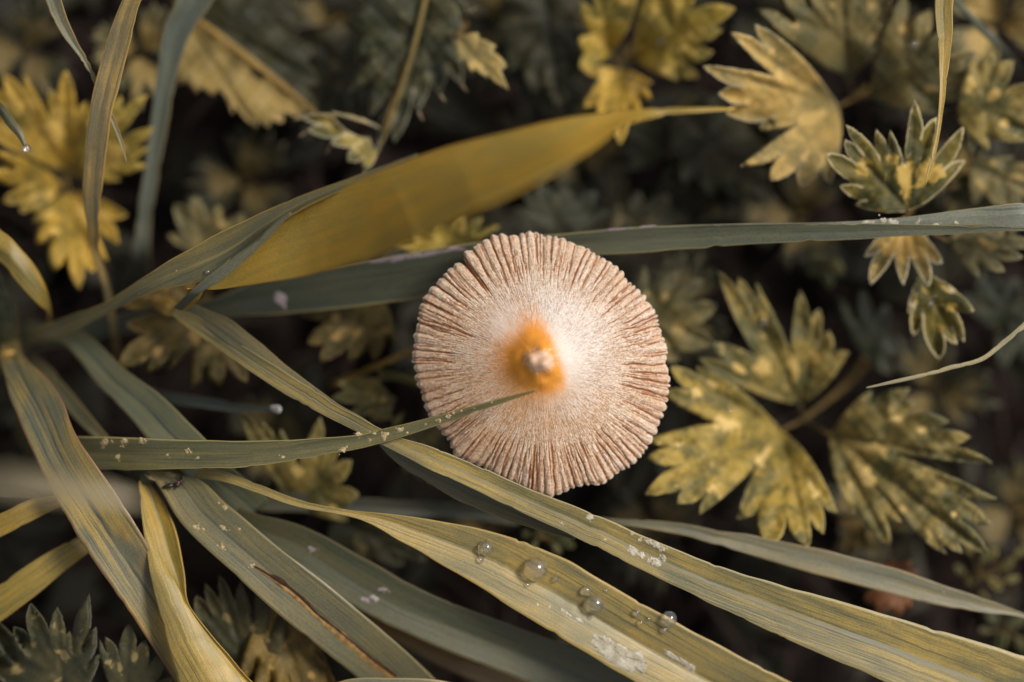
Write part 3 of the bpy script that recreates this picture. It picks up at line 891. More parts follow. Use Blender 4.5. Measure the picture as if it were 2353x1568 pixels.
# the blade behind the cap
bD = blade('broad grey green blade crossing behind the mushroom to the right edge',
    [(60, 760, 90, 800, -3.6), (300, 715, 330, 760, -2.5), (480, 690, 500, 730, -1.75), (640, 628, 655, 722, -1.45), (800, 606, 815, 706, -1.25), (960, 578, 975, 680, -1.05), (1100, 556, 1115, 640, -0.95), (1300, 536, 1310, 594, -0.85), (1500, 521, 1510, 578, -0.65), (1700, 516, 1710, 562, -0.5), (1900, 514, 1910, 552, -0.38), (2100, 516, 2105, 541, -0.30), (2353, 523, 2353, 530, -0.25), (2480, 528, 2480, 531, -0.4)],
    blade_mat((70, 76, 62), (92, 91, 68), (170, 156, 108), None, 0.15, 0, 5, 0.12, 0.42, 0.15), keel=0.12, seed=5, n=260, m=17)
bD2 = blade('', [(1500, 520, 1500, 521, -0.6), (1700, 514, 1700, 516, -0.46), (1870, 512, 1870, 514, -0.38), (1960, 508, 1960, 516, -0.36), (2100, 496, 2100, 517, -0.33), (2240, 479, 2240, 520, -0.3), (2353, 465, 2353, 523, -0.25), (2480, 448, 2480, 527, -0.4)],
    blade_mat((104, 110, 98), (122, 122, 104), (186, 166, 118), None, 0.2, 0, 6, 0.12, 0.42, 0.3), keel=-0.05, seed=6, name='folded_half', parent=bD.obj)
for x, y, s_, st in ((1996, 512, 5, 3.0), (2030, 507, 6, 1.3), (2055, 512, 7, 1.5), (2044, 509, 4, 1.5), (2110, 509, 4, 1.0), (2105, 513, 3, 1.6), (2150, 516, 3, 2.5), (2196, 512, 4.5, 1)):
    fleck(bD2, x, y, s_, FLECK_W, st, 0, seed=5, rough=0.3)
scar = plain_mat('scar', (176, 162, 166), (128, 112, 116), 0.8, 26.0)
for x, y, s_, st, an in ((880, 598, 5, 9, -0.13), (960, 588, 6, 6, -0.14), (1040, 574, 5, 6, -0.16), (915, 594, 6, 4, -0.14), (1000, 581, 5, 5, -0.14), (1420, 527, 3, 10, -0.07), (1490, 521, 3, 7, -0.05)):
    fleck(bD, x, y, s_, scar, st, an, seed=6, name='scar', rough=0.25)
fleck(bD, 645, 688, 11, plain_mat('pink_scuff', (196, 178, 180), (150, 136, 136), 0.8, 20.0), 2.1, 0.95, seed=7, name='scar')

# big twisted blade: lower grey top side, then its yellow back
bA = blade('twisted blade with a broad yellow back sweeping up right above the mushroom',
    [(470, 655, 432, 664, 0.02), (520, 600, 500, 664, 0.12, -0.1), (600, 535, 600, 650, 0.4, -0.5), (700, 475, 720, 628, 0.8, -0.8), (800, 425, 850, 594, 1.5, -1.4), (900, 382, 970, 542, 2.2, -1.9), (1050, 330, 1120, 470, 2.8, -2.1), (1200, 292, 1270, 394, 2.9, -1.8), (1320, 268, 1370, 336, 2.4, -0.9), (1420, 255, 1432, 288, 1.9, -0.5), (1520, 250, 1522, 266, 1.7), (1620, 247, 1620, 258, 1.4), (1690, 247, 1690, 253, 1.1)],
    blade_mat((178, 156, 82), (216, 176, 68), (216, 178, 80), None, 0.05, 0, 7, 0.45, 0.5, 0.5, smooth=0.85), keel=0.10, seed=7, m=21, kpow=1.6)
bA2 = blade('', [(-60, 860, -40, 900, -4.5), (40, 775, 60, 800, -2.4), (140, 735, 160, 765, -1.6), (240, 694, 256, 716, -0.95), (330, 638, 350, 672, -0.4), (420, 582, 430, 655, -0.12), (500, 537, 492, 640, 0.02), (565, 505, 535, 608, 0.15), (640, 472, 590, 552, 0.33), (740, 432, 690, 482, 0.58), (850, 392, 830, 420, 0.85), (960, 352, 955, 360, 1.15)],
    blade_mat((90, 92, 72), (132, 116, 66), (178, 146, 70), (140, 130, 88), 0.4, 0, 8, 0.18, 0.45, 0.3), keel=0.10, seed=8, name='twisted_base', parent=bA.obj)
bA3 = blade('', [(668, 488, 670, 490, 0.62), (630, 515, 640, 524, 0.50), (600, 542, 612, 553, 0.42), (560, 575, 572, 592, 0.34), (500, 618, 512, 640, 0.27), (462, 648, 476, 662, 0.20), (430, 676, 452, 680, 0.05), (400, 706, 418, 712, -0.5)],
    blade_mat((86, 90, 82), (112, 106, 76), (120, 112, 80), None, 0, 0, 9, 0.1, 0.42, 0.2), keel=-0.2, seed=9, name='curled_fold', parent=bA.obj, n=50)
bA4 = blade('', [(428, 662, 470, 664, 0.03), (430, 680, 455, 690, -0.15), (412, 706, 430, 712, -0.5)],
    blade_mat((170, 136, 58), (200, 158, 66), (190, 152, 66), None, 0, 0, 10, 0.3), keel=0.1, seed=10, name='torn_tip', parent=bA.obj, n=20)

# broad blade with drops
bI = blade('broad blade with a pale groove and beads of water across the lower middle',
    [(300, 1075, 300, 1100, -1.6), (400, 1078, 405, 1100, -0.9), (500, 1080, 490, 1103, -0.42), (600, 1118, 590, 1132, -0.22), (700, 1153, 690, 1166, -0.12), (800, 1172, 780, 1182, -0.10), (900, 1183, 850, 1203, -0.10), (1000, 1196, 935, 1252, -0.12), (1150, 1228, 1070, 1330, -0.15), (1300, 1286, 1210, 1418, -0.18), (1450, 1372, 1340, 1497, -0.25), (1600, 1455, 1450, 1562, -0.35), (1830, 1575, 1640, 1668, -0.6), (2100, 1700, 1900, 1800, -1.3)],
    blade_mat((122, 116, 80), (178, 150, 82), (188, 160, 92), None, 0.08, 0, 11, 0.15, 0.45, 0.5), keel=0.13, seed=11, m=25, kpow=0.75)
film = plain_mat('white_film', (196, 190, 174), (176, 168, 148), 0.7, 9.0, gaps=0.3)
def film_patch(sheet, poly, mat, name, h=0.006):
    """a thin dried film with a ragged outline lying on a blade"""
    r = np.random.default_rng(77)
    Pg = np.array(poly + poly[:1], float)
    O = []
    for p, q in zip(Pg[:-1], Pg[1:]):
        k = max(2, int(np.linalg.norm(q - p) / 3))
        for t in np.linspace(0, 1, k, endpoint=False):
            O.append(p + (q - p) * t + r.normal(0, 0.9, 2))
    O = np.array(O); c = O.mean(0)
    V, n_ = [], len(O)
    for t in (1.0, 0.93, 0.8, 0.6, 0.35, 0.08):
        for p in O:
            x, y = c + (p - c) * t
            z, _ = sheet.top(x, y)
            V.append(at(x, y, z + (h if t < 0.99 else -0.002)))
    return mesh_obj(name, V, grid_faces(6, n_, True), mat, sheet.obj)
film_patch(bI, [(1363, 1457), (1385, 1462), (1402, 1474), (1428, 1496), (1446, 1500), (1469, 1490), (1482, 1512), (1489, 1532), (1478, 1550), (1464, 1540), (1450, 1548), (1428, 1536), (1406, 1526), (1374, 1498), (1356, 1478)], film, 'white_film')
for x, y, s_, st in ((1398, 1472, 6, 2.2), (1430, 1490, 6, 2.2), (1468, 1504, 5, 2.0), (1545, 1508, 6, 4.0), (1582, 1530, 7, 3.0), (1300, 1408, 4, 4), (1330, 1425, 4, 2.5), (1235, 1390, 3, 1), (1262, 1396, 3.4, 1)):
    fleck(bI, x, y, s_, FLECK_W, st, 0.6, seed=10)
drops = [(1116, 1258, 16, 'half beaded drop highest along the broad blade'), (1103, 1287, 8, 'small bead just below the highest drop on the broad blade'),
    (1231, 1305, 25, 'largest water drop, set on the groove of the broad blade'), (1275, 1331, 6.5, 'tiny bead right beside the largest water drop'), (1211, 1344, 6, 'tiny bead left below the largest water drop'),
    (1346, 1357, 11, 'round bead touching the top of the tall second drop'), (1366, 1386, 20, 'tall second largest drop with a bead above it'), (1392, 1357, 4, 'faint bead uphill of the second largest drop'),
    (1355, 1420, 5, 'tiny bead in the shaded groove below the second largest drop'), (1463, 1407, 9, 'middle sized bead left of the squarish drop'), (1490, 1421, 5, 'pinhead bead between the middle sized bead and the squarish drop'),
    (1470, 1431, 6, 'small bead right below the middle sized bead'), (1537, 1421, 17, 'squarish drop farthest right on the broad blade'), (1526, 1447, 8, 'clear bead hanging under the squarish drop')]
for x, y, r_, lb in drops:
    droplet(bI, x, y, r_, lb)
droplet(bA2, 478, 626, 6, 'bead at the margin of the twisted blade beside its fold')

# left side
bE = blade('wide grey blade with rusty margin slanting down the left side',
    [(0, 690, 30, 690, -4.2), (0, 800, 45, 790, -2.2), (6, 850, 66, 828, -1.3), (41, 961, 132, 900, -0.55), (112, 1114, 180, 1008, -0.16), (178, 1234, 248, 1106, -0.05), (248, 1337, 322, 1221, -0.06), (331, 1457, 392, 1340, -0.25), (420, 1590, 480, 1480, -0.8)],
    blade_mat((90, 94, 78), (150, 128, 70), (136, 92, 60), (72, 76, 68), 0.22, 0.35, 12, 0.12, 0.45, 0.7), keel=0.08, seed=12, nib=0.9, m=19)
bR = blade('blurred grey blade slanting right behind the wide rusty margined blade',
    [(60, 740, 30, 780, -3.2), (190, 762, 145, 792, -2.0), (285, 850, 232, 892, -1.3), (372, 912, 300, 962, -0.9), (435, 972, 350, 1020, -0.65), (520, 1060, 440, 1105, -0.6), (620, 1150, 560, 1200, -1.2)],
    blade_mat((86, 91, 74), (108, 104, 70), (120, 108, 72), (62, 66, 58), 0, 0, 13, 0.12, 0.45, 0.2), keel=0.08, seed=13)
bS = blade('thin shaded blade squeezed between the two grey blades on the left',
    [(70, 810, 60, 830, -2.6), (120, 850, 100, 870, -2.0), (190, 935, 170, 960, -1.5), (250, 1005, 230, 1020, -1.2), (330, 1090, 310, 1110, -1.4)],
    blade_mat((82, 82, 62), (100, 92, 62), (132, 112, 66), None, 0, 0, 14, 0.12), keel=0.12, seed=14)
bT = blade('short dark blade with a fuzzy white tip left of the mushroom',
    [(340, 892, 330, 912, -2.2), (420, 905, 415, 932, -1.7), (520, 922, 520, 946, -1.35), (600, 934, 600, 949, -1.2), (644, 944, 643, 948, -1.1)],
    blade_mat((70, 78, 72), (84, 86, 68), (110, 104, 78), None, 0, 0, 15, 0.1), keel=0.1, seed=15)
fuzz = plain_mat('white_fuzz', (226, 222, 218), (180, 176, 172), 0.9, 30.0)
fleck(bT, 634, 940, 10, fuzz, 1.3, 0.4, seed=15, name='fuzz', h=0.05)
bF = blade('folded yellow blade bending down at the bottom left',
    [(319, 1105, 323, 1108, -0.60), (322, 1140, 326, 1160, -0.42), (330, 1215, 345, 1233, -0.22), (342, 1300, 378, 1303, -0.05), (352, 1345, 400, 1337, 0.0), (366, 1400, 432, 1395, 0.02), (385, 1480, 482, 1470, 0.0), (402, 1540, 530, 1530, -0.05), (420, 1600, 590, 1592, -0.15), (460, 1720, 680, 1700, -0.8)],
    blade_mat((150, 136, 88), (196, 166, 88), (212, 176, 88), None, 0.1, 0.2, 16, 0.25, 0.5, 0.5), keel=-0.16, seed=16, m=19, kpow=1.6)
bF2 = blade('', [(318, 1108, 344, 1112, -0.72), (323, 1158, 380, 1162, -0.52), (344, 1235, 408, 1230, -0.36), (376, 1306, 424, 1318, -0.26), (398, 1340, 430, 1375, -0.2), (428, 1396, 448, 1410, -0.14), (478, 1472, 500, 1474, -0.14), (526, 1532, 545, 1530, -0.18), (585, 1594, 605, 1592, -0.3)],
    blade_mat((132, 118, 58), (188, 154, 66), (200, 164, 80), (168, 166, 140), 0, 0, 17, 0.25, 0.5, 0.6), keel=0.22, seed=17, name='folded_half', parent=bF.obj, kpow=1.2)
bG = blade('grey blade split by a brown crack running to the bottom edge',
    [(350, 1062, 300, 1070, -1.2), (450, 1096, 345, 1092, -0.55), (530, 1165, 420, 1205, -0.30), (645, 1262, 525, 1308, -0.22), (765, 1355, 645, 1415, -0.3), (885, 1455, 755, 1505, -0.55), (1010, 1572, 850, 1590, -0.9), (1150, 1720, 960, 1740, -1.5)],
    blade_mat((96, 96, 76), (130, 116, 74), (132, 118, 76), (86, 84, 66), 0.25, 0.15, 18, 0.12, 0.42, 0.35), keel=0.07, seed=18, m=19)
crk = plain_mat('brown_crack', (70, 44, 26), (40, 26, 20), 0.9, 14.0)
ctn = plain_mat('torn_rim', (160, 128, 76), (104, 76, 44), 0.8, 9.0)
def strip(sheet, pts, w, mat, name, h):
    Q = catmull(np.array([p + (ww,) for p, ww in zip(pts, w)]), 60)
    d = np.gradient(Q[:, :2], axis=0); d /= np.linalg.norm(d, axis=1)[:, None]
    nrm = np.c_[-d[:, 1], d[:, 0]]
    wob = smooth_noise(60, 3, 0.25, np.random.default_rng(9)) + 1
    V = []
    for i in range(60):
        for s_ in (-1, -0.4, 0.4, 1):
            x, y = Q[i, :2] + nrm[i] * s_ * Q[i, 2] * wob[i]
            z, _ = sheet.top(x, y)
            V.append(at(x, y, z + (h if abs(s_) < 0.9 else h * 0.2)))
    return mesh_obj(name, V, grid_faces(60, 4), mat, sheet.obj)
strip(bG, [(590, 1308), (640, 1342), (700, 1390), (724, 1414), (786, 1464), (848, 1518), (915, 1566)], [1.5, 3, 5, 6, 7, 7, 6], ctn, 'torn_rim', 0.012)
strip(bG, [(584, 1301), (618, 1321), (641, 1333), (672, 1355), (703, 1383), (726, 1408), (786, 1456), (848, 1508), (912, 1556)], [2, 4, 6, 2.5, 4.5, 4, 1.5, 3, 5], crk, 'crack', 0.024)
for x, y, s_, st in ((511, 1256, 5, 1), (452, 1212, 6, 1.5), (516, 1166, 5, 1.5), (512, 1212, 4, 2.5), (580, 1301, 6, 1), (393, 1090, 5, 2.5), (345, 1098, 4, 3.0), (550, 1216, 3, 1.3)):
    fleck(bG, x, y, s_, FLECK, st, 0.5, seed=18)
bH = blade('broad dark green blade lying behind the cracked grey blade',
    [(430, 1095, 420, 1120, -1.6), (560, 1170, 520, 1215, -1.05), (700, 1212, 640, 1282, -0.85), (850, 1290, 770, 1372, -0.8), (1000, 1370, 900, 1440, -0.8), (1200, 1445, 1060, 1510, -0.9), (1400, 1520, 1240, 1580, -1.1), (1600, 1610, 1450, 1680, -1.6)],
    blade_mat((74, 78, 58), (92, 86, 58), (112, 98, 62), None, 0.12, 0, 19, 0.12, 0.42, 0.2), keel=0.08, seed=19, m=17)
for x, y, s_ in ((838, 1378, 5), (860, 1375, 6), (880, 1355, 5), (715, 1262, 5)):
    fleck(bH, x, y, s_, scar, 2.0, 0.3, seed=19)
bH2 = blade('dim narrow blade passing under the folded long blade below the cap',
    [(460, 1120, 450, 1150, -2.0), (600, 1128, 590, 1172, -1.8), (760, 1140, 750, 1180, -1.8), (900, 1150, 890, 1190, -1.9), (1060, 1160, 1050, 1190, -2.2), (1200, 1190, 1190, 1206, -2.6)],
    blade_mat((70, 74, 62), (84, 80, 60), (100, 92, 64), None, 0, 0, 20, 0.1), keel=0.1, seed=20)
bJ = blade('pale grey blade passing under the lobed leaf at the lower right',
    [(1250, 1180, 1250, 1190, -1.4), (1410, 1192, 1410, 1204, -1.0), (1550, 1202, 1550, 1226, -0.9), (1640, 1218, 1630, 1248, -0.85), (1760, 1238, 1740, 1280, -0.85), (1900, 1266, 1870, 1318, -0.8), (2050, 1305, 2020, 1358, -0.8), (2200, 1355, 2180, 1396, -0.85), (2353, 1410, 2350, 1420, -1.0), (2500, 1465, 2500, 1470, -1.4)],
    blade_mat((106, 108, 92), (138, 126, 88), (168, 140, 94), None, 0.3, 0, 21, 0.12, 0.42, 0.4, 0.4), keel=0.08, seed=21)

# upper left
bL = blade('speckled tan blade hanging straight down at the upper left',
    [(345, -160, 395, -160, 0.5), (280, 0, 326, 0, 0.15), (243, 100, 299, 100, -0.02), (214, 210, 272, 205, -0.15), (200, 300, 252, 300, -0.3), (189, 410, 236, 430, -0.6), (200, 520, 228, 540, -1.0), (216, 600, 232, 590, -1.4), (240, 680, 256, 670, -1.9), (262, 810, 276, 800, -2.8), (275, 900, 285, 900, -5.4)],
    blade_mat((104, 98, 74), (164, 136, 78), (186, 148, 76), None, 0.3, 0.3, 22, 0.15, 0.5, 0.5), keel=0.06, seed=22, nib=1.0)
bK = blade('narrow grey blade with a needle tip passing behind the speckled tan blade',
    [(60, -120, 110, -120, 0.0), (103, 0, 142, 0, -0.15), (140, 75, 164, 65, -0.25), (180, 130, 196, 125, -0.32), (205, 170, 214, 165, -0.36), (236, 240, 246, 238, -0.40), (255, 285, 266, 280, -0.40), (275, 330, 283, 328, -0.40), (291, 376, 292, 376, -0.38)],
    blade_mat((92, 96, 84), (128, 116, 76), (176, 142, 82), None, 0.1, 0, 23, 0.15), keel=0.14, seed=23, n=80)
bM = blade('blurred blue grey blade arching down from the top edge',
    [(430, -170, 560, -150, -1.1), (398, 0, 492, -2, -1.5), (378, 60, 440, 75, -1.7), (362, 150, 410, 165, -1.9), (350, 250, 385, 290, -2.1), (332, 380, 366, 400, -2.3), (316, 490, 350, 500, -2.5), (300, 600, 346, 605, -3.0), (295, 680, 340, 690, -5.4)],
    blade_mat((90, 97, 88), (108, 108, 88), (152, 130, 86), None, 0, 0, 24, 0.12, 0.40, 0.2), keel=0.14, seed=24)
bN = blade('dark green tip curling in from the left edge with a bead of water',
    [(-90, 250, -90, 280, -1.0), (-10, 232, -12, 262, -0.5), (25, 262, 12, 285, -0.35), (48, 295, 34, 308, -0.3), (58, 318, 42, 318, -0.3), (62, 338, 55, 338, -0.3)],
    blade_mat((74, 78, 60), (96, 90, 62), (130, 112, 66), None, 0.1, 0, 25, 0.15), keel=-0.2, seed=25, n=40)
droplet(bN, 60, 342, 9, 'clear bead hanging from the dark curled tip at the left edge', flat=0.95)
bO = blade('yellow blade bending in from the left edge below the bright leaf',
    [(-160, 390, -160, 480, -1.0), (0, 524, 0, 604, -0.8), (45, 570, 30, 640, -0.8), (80, 612, 66, 680, -0.9), (106, 660, 96, 708, -1.1), (118, 715, 110, 725, -1.7), (110, 780, 100, 785, -3.5)],
    blade_mat((118, 106, 56), (172, 140, 58), (192, 154, 66), None, 0, 0, 26, 0.25, 0.5, 0.6), keel=-0.12, seed=26)
bP = blade('short striped yellow blade tucked under the wide rusty margined blade',
    [(-160, 1250, -150, 1310, -0.8), (0, 1180, 0, 1234, -0.55), (65, 1150, 80, 1193, -0.55), (128, 1137, 150, 1160, -0.65), (200, 1120, 210, 1140, -1.4)],
    blade_mat((132, 112, 56), (182, 146, 64), (176, 146, 76), None, 0, 0, 27, 0.25, 0.5, 0.5), keel=0.08, seed=27)
bQ = blade('olive yellow strip rising to the right in the lower left corner',
    [(-150, 1440, -140, 1520, -0.9), (0, 1344, 0, 1430, -0.7), (90, 1282, 90, 1362, -0.7), (175, 1238, 200, 1272, -0.9), (260, 1200, 280, 1230, -1.6)],
    blade_mat((112, 104, 56), (158, 132, 58), (166, 136, 64), None, 0, 0, 28, 0.22, 0.5, 0.5), keel=0.06, seed=28)
bU = blade('soft out of focus grey tip in front of the blades at the left edge',
    [(-420, 1050, -420, 1160, 2.6), (-150, 1066, -150, 1146, 5.2), (0, 1072, 0, 1142, 6.2), (120, 1090, 120, 1148, 6.5), (230, 1112, 230, 1154, 6.5), (330, 1146, 330, 1160, 6.3)],
    blade_mat((146, 136, 112), (160, 146, 112), (156, 142, 110), None, 0, 0, 29, 0.2, 0.5, 0.2), keel=0.1, seed=29, n=50)
bX0 = blade('pale blade end peeping in at the left edge above the striped yellow blade',
    [(-120, 1090, -120, 1130, -1.2), (0, 1112, 0, 1140, -1.0), (60, 1125, 50, 1143, -0.95), (95, 1142, 92, 1144, -0.9)],
    blade_mat((104, 100, 80), (128, 114, 76), (156, 132, 82), None, 0, 0, 30, 0.15), keel=0.1, seed=30, n=30)

# right side
bW = blade('thin straw coloured tip hanging from the top edge at the right',
    [(2140, -130, 2196, -130, 0.2), (2148, 0, 2190, 0, 0.1), (2154, 90, 2189, 75, 0.05), (2158, 150, 2182, 140, 0.0), (2158, 220, 2172, 215, 0.0), (2152, 290, 2164, 285, 0.0), (2140, 350, 2151, 350, 0.0), (2130, 400, 2136, 400, 0.0), (2126, 426, 2127, 426, 0.0)],
    blade_mat((136, 122, 66), (190, 158, 84), (196, 164, 92), None, 0.1, 0, 31, 0.2, 0.5, 0.6), keel=0.12, seed=31, n=90)
bV = blade('hair thin pale tip bent in from the right edge',
    [(2480, 640, 2490, 655, -0.5), (2353, 742, 2358, 752, -0.30), (2300, 786, 2304, 794, -0.25), (2252, 822, 2255, 830, -0.22), (2180, 842, 2182, 850, -0.22), (2090, 866, 2092, 873, -0.22), (2030, 880, 2031, 885, -0.22), (1990, 890, 1990, 892, -0.22)],
    blade_mat((150, 144, 118), (176, 160, 118), (196, 176, 130), None, 0, 0, 32, 0.15), keel=-0.25, seed=32, n=90)
bX = blade('dark grey stalk slanting down in the top right corner',
    [(2120, -60, 2150, -60, -1.2), (2190, 10, 2204, 0, -1.5), (2250, 70, 2262, 62, -1.8), (2300, 120, 2310, 112, -2.2), (2340, 170, 2350, 165, -4.0)],
    blade_mat((76, 84, 76), (92, 92, 74), (100, 96, 76), None, 0, 0, 33, 0.1), keel=-0.2, seed=33, n=40)
bZ = blade('grey blade edge just showing along the bottom edge below the cracked blade',
    [(700, 1600, 690, 1660, -0.3), (800, 1562, 800, 1640, -0.25), (900, 1558, 900, 1640, -0.25), (1000, 1562, 1000, 1640, -0.3), (1120, 1590, 1120, 1640, -0.5)],
    blade_mat((104, 104, 86), (136, 122, 82), (168, 144, 90), None, 0, 0, 34, 0.12), keel=0.05, seed=34)
bY = blade('narrow yellow stem showing between the leaves left of the cap',
    [(760, 880, 765, 892, -3.2), (830, 848, 835, 862, -2.2), (900, 818, 905, 834, -1.8), (960, 795, 965, 808, -1.8), (1040, 770, 1045, 780, -2.2)],
    blade_mat((150, 122, 58), (190, 152, 66), (180, 146, 66), None, 0, 0, 35, 0.2), keel=-0.2, seed=35, n=40)
bAA = blade('dim brownish blade under the broad dark green blade near the bottom edge',
    [(780, 1370, 760, 1390, -1.8), (900, 1430, 880, 1462, -1.6), (1040, 1500, 1020, 1535, -1.6), (1200, 1560, 1180, 1600, -1.8), (1350, 1620, 1330, 1660, -2.4)],
    blade_mat((92, 78, 56), (140, 108, 60), (150, 116, 66), None, 0, 0.6, 36, 0.12), keel=0.06, seed=36)

# culms of the two grass tufts the blades spring from
c1 = tube('grass_culm', [at(20, 830, GZ), at(25, 800, -3.8), at(15, 770, -2.4), at(5, 690, -1.6), at(-30, 600, -1.2)], [0.16, 0.16, 0.15, 0.13, 0.10], CULM, None, 12, 30)
tag(c1, 'thick grey grass stem at the left edge that the slanting blades spring from', 'grass stem', 'grass stems')
c2 = tube('grass_culm', [at(300, 1060, GZ), at(315, 1075, -3.0), at(330, 1085, -1.2), at(340, 1098, -0.65)], [0.17, 0.17, 0.15, 0.10], CULM, None, 12, 30)
tag(c2, 'short grass stem under the pale blurred tip where the lower blades meet', 'grass stem', 'grass stems')
tube('sheath_rim', [at(0, 818, -1.9), at(20, 814, -1.8), at(42, 812, -1.9)], [0.05, 0.06, 0.04], plain_mat('sheath_rim', (196, 154, 78), (150, 116, 58), 0.5), c1, 8, 12)

# insect on the cracked blade
def insect():
    m = plain_mat('insect_shell', (44, 26, 28), (26, 16, 20), 0.3, 20.0, 0.6)
    pk = plain_mat('insect_eye', (206, 120, 112), (150, 70, 74), 0.3, 20.0, 0.6)
    z0, _ = bG.top(397, 1114)
    root = empty('insect', at(397, 1114, z0))
    tag(root, 'tiny dark insect with a pink spot clinging to the cracked grey blade', 'insect', None)
    def pt(x, y, h=0.03):
        z, _ = bG.top(x, y); return at(x, y, z + h)
    tube('abdomen', [pt(372, 1122), pt(380, 1119, 0.05), pt(392, 1116, 0.06), pt(400, 1114, 0.05)], [0.004, 0.028, 0.034, 0.02], m, root, 10, 16)
    tube('thorax', [pt(398, 1115, 0.05), pt(407, 1114, 0.07), pt(416, 1112, 0.05)], [0.018, 0.036, 0.016], m, root, 10, 12)
    tube('head', [pt(414, 1111, 0.06), pt(416, 1103, 0.07), pt(415, 1095, 0.06)], [0.018, 0.024, 0.012], m, root, 10, 10)
    tube('spot', [pt(409, 1109, 0.115), pt(412, 1108, 0.12)], [0.013, 0.013], pk, root, 8, 4)
    for a, b, c in (((392, 1117), (386, 1110), (378, 1108)), ((402, 1114), (398, 1106), (392, 1103)), ((395, 1117), (390, 1126), (384, 1128)), ((406, 1116), (404, 1124), (398, 1126)), ((412, 1113), (420, 1118), (424, 1124)), ((410, 1112), (420, 1108), (426, 1104))):
        tube('leg', [pt(*a, 0.04), pt(*b, 0.06), pt(*c, 0.0)], [0.006, 0.005, 0.003], m, root, 5, 8)
insect()

# ------------------------------------------------------------------ buttercup leaves
LM_YEL = leaf_mat((112, 100, 48), (186, 150, 60), (232, 194, 104), (190, 164, 92), (112, 92, 44), 0.8, 1)
LM_YEL2 = leaf_mat((106, 98, 50), (172, 146, 62), (226, 190, 104), (182, 160, 96), (100, 86, 44), 0.9, 2)
LM_TAN = leaf_mat((128, 114, 70), (186, 156, 90), (226, 190, 116), (170, 168, 150), (100, 88, 58), 0.8, 3)
LM_OLV = leaf_mat((84, 82, 48), (146, 126, 66), (224, 190, 112), (158, 150, 112), (66, 62, 42), 1.0, 4)
LM_OLV2 = leaf_mat((90, 88, 62), (128, 114, 70), (210, 178, 110), (150, 146, 116), (64, 60, 44), 0.8, 5)
LM_GRN = leaf_mat((76, 78, 46), (130, 114, 48), (216, 180, 92), (220, 204, 160), (56, 56, 34), 0.9, 6, rimk=0.9)
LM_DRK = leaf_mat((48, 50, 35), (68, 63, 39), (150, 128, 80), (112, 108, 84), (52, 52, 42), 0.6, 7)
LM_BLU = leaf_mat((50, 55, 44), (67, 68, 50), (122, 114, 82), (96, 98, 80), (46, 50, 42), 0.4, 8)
LM_BRN = leaf_mat((84, 76, 42), (136, 114, 60), (196, 158, 94), (150, 124, 80), (72, 56, 36), 0.8, 9)
LM_RED = leaf_mat((112, 72, 44), (136, 88, 54), (160, 122, 84), (170, 110, 66), (96, 52, 40), 0.5, 10)
LM_HAIR = leaf_mat((62, 64, 42), (88, 80, 48), (168, 148, 96), (128, 124, 96), (52, 54, 40), 0.9, 11, hair=0.15, rimk=0.15)

leaf('bright yellow lobed leaf at the left edge behind the tan blade', (152, 415), -3.2, [
    dict(base=(150, 395), tips=[(-70, 260, .75), (-30, 200, .78), (10, 168, .78), (57, 171, .58), (112, 205, .75), (151, 161, .70), (198, 235)], zb=-3.1, zt=-2.0, mat=LM_YEL, seed=1),
    dict(base=(168, 400), tips=[(215, 235, .72), (280, 222, .78), (340, 218, .56), (353, 292, .72), (340, 343, .66), (337, 380, .72), (276, 416)], zb=-3.1, zt=-2.0, mat=LM_YEL2, seed=2),
    dict(base=(141, 420), tips=[(-10, 345), (-30, 400), (5, 464), (47, 491), (77, 487), (105, 470)], zb=-3.1, zt=-2.0, mat=LM_YEL, seed=3),
    dict(base=(157, 440), tips=[(72, 510, .80), (84, 564, .74), (124, 626, .70), (185, 667, .66), (215, 628, .75), (249, 601, .55), (272, 564, .75), (292, 493)], zb=-3.1, zt=-2.0, mat=LM_YEL, seed=4)])
r2, l2 = leaf('yellow lobed leaf with a drooping lower leaflet at the top centre right', (1420, 145), -3.0, [
    dict(base=(1403, 124), tips=[(1336, 160), (1332, 85), (1335, 7), (1370, -60), (1430, -70), (1470, -30)], zb=-2.9, zt=-1.8, mat=LM_YEL2, seed=5),
    dict(base=(1458, 134), tips=[(1500, -60), (1590, -60), (1690, 20), (1660, 70), (1640, 120), (1605, 180), (1560, 186)], zb=-2.9, zt=-1.8, mat=LM_YEL2, seed=6),
    dict(base=(1424, 160), tips=[(1340, 160, .58), (1342, 247, .66), (1379, 270, .70), (1425, 336, .66), (1470, 277, .70), (1498, 230, .70), (1500, 190)], zb=-2.9, zt=-1.8, mat=LM_YEL, seed=7)])
r3, l3 = leaf('large dusty olive leaf with a tan left leaflet in the upper right', (1962, 228), -2.9, [
    dict(base=(1926, 244), tips=[(1735, 55, .78), (1677, 74, .52), (1613, 151, .80), (1650, 217, .82), (1667, 260, .78), (1744, 302, .50), (1700, 382, .72), (1771, 418, .72), (1838, 430, .80), (1909, 420)], zb=-2.3, zt=-1.0, mat=LM_TAN, seed=8),
    dict(base=(1950, 178), tips=[(1735, 20), (1790, -40), (1860, -50), (1930, -60), (1990, -60), (2050, -40), (2060, 30)], zb=-2.7, zt=-1.4, mat=LM_OLV2, seed=9),
    dict(base=(2000, 220), tips=[(2075, -20), (2140, 20), (2200, 70), (2245, 120), (2280, 175), (2230, 215), (2180, 260)], zb=-2.7, zt=-1.6, mat=LM_OLV2, seed=10)])
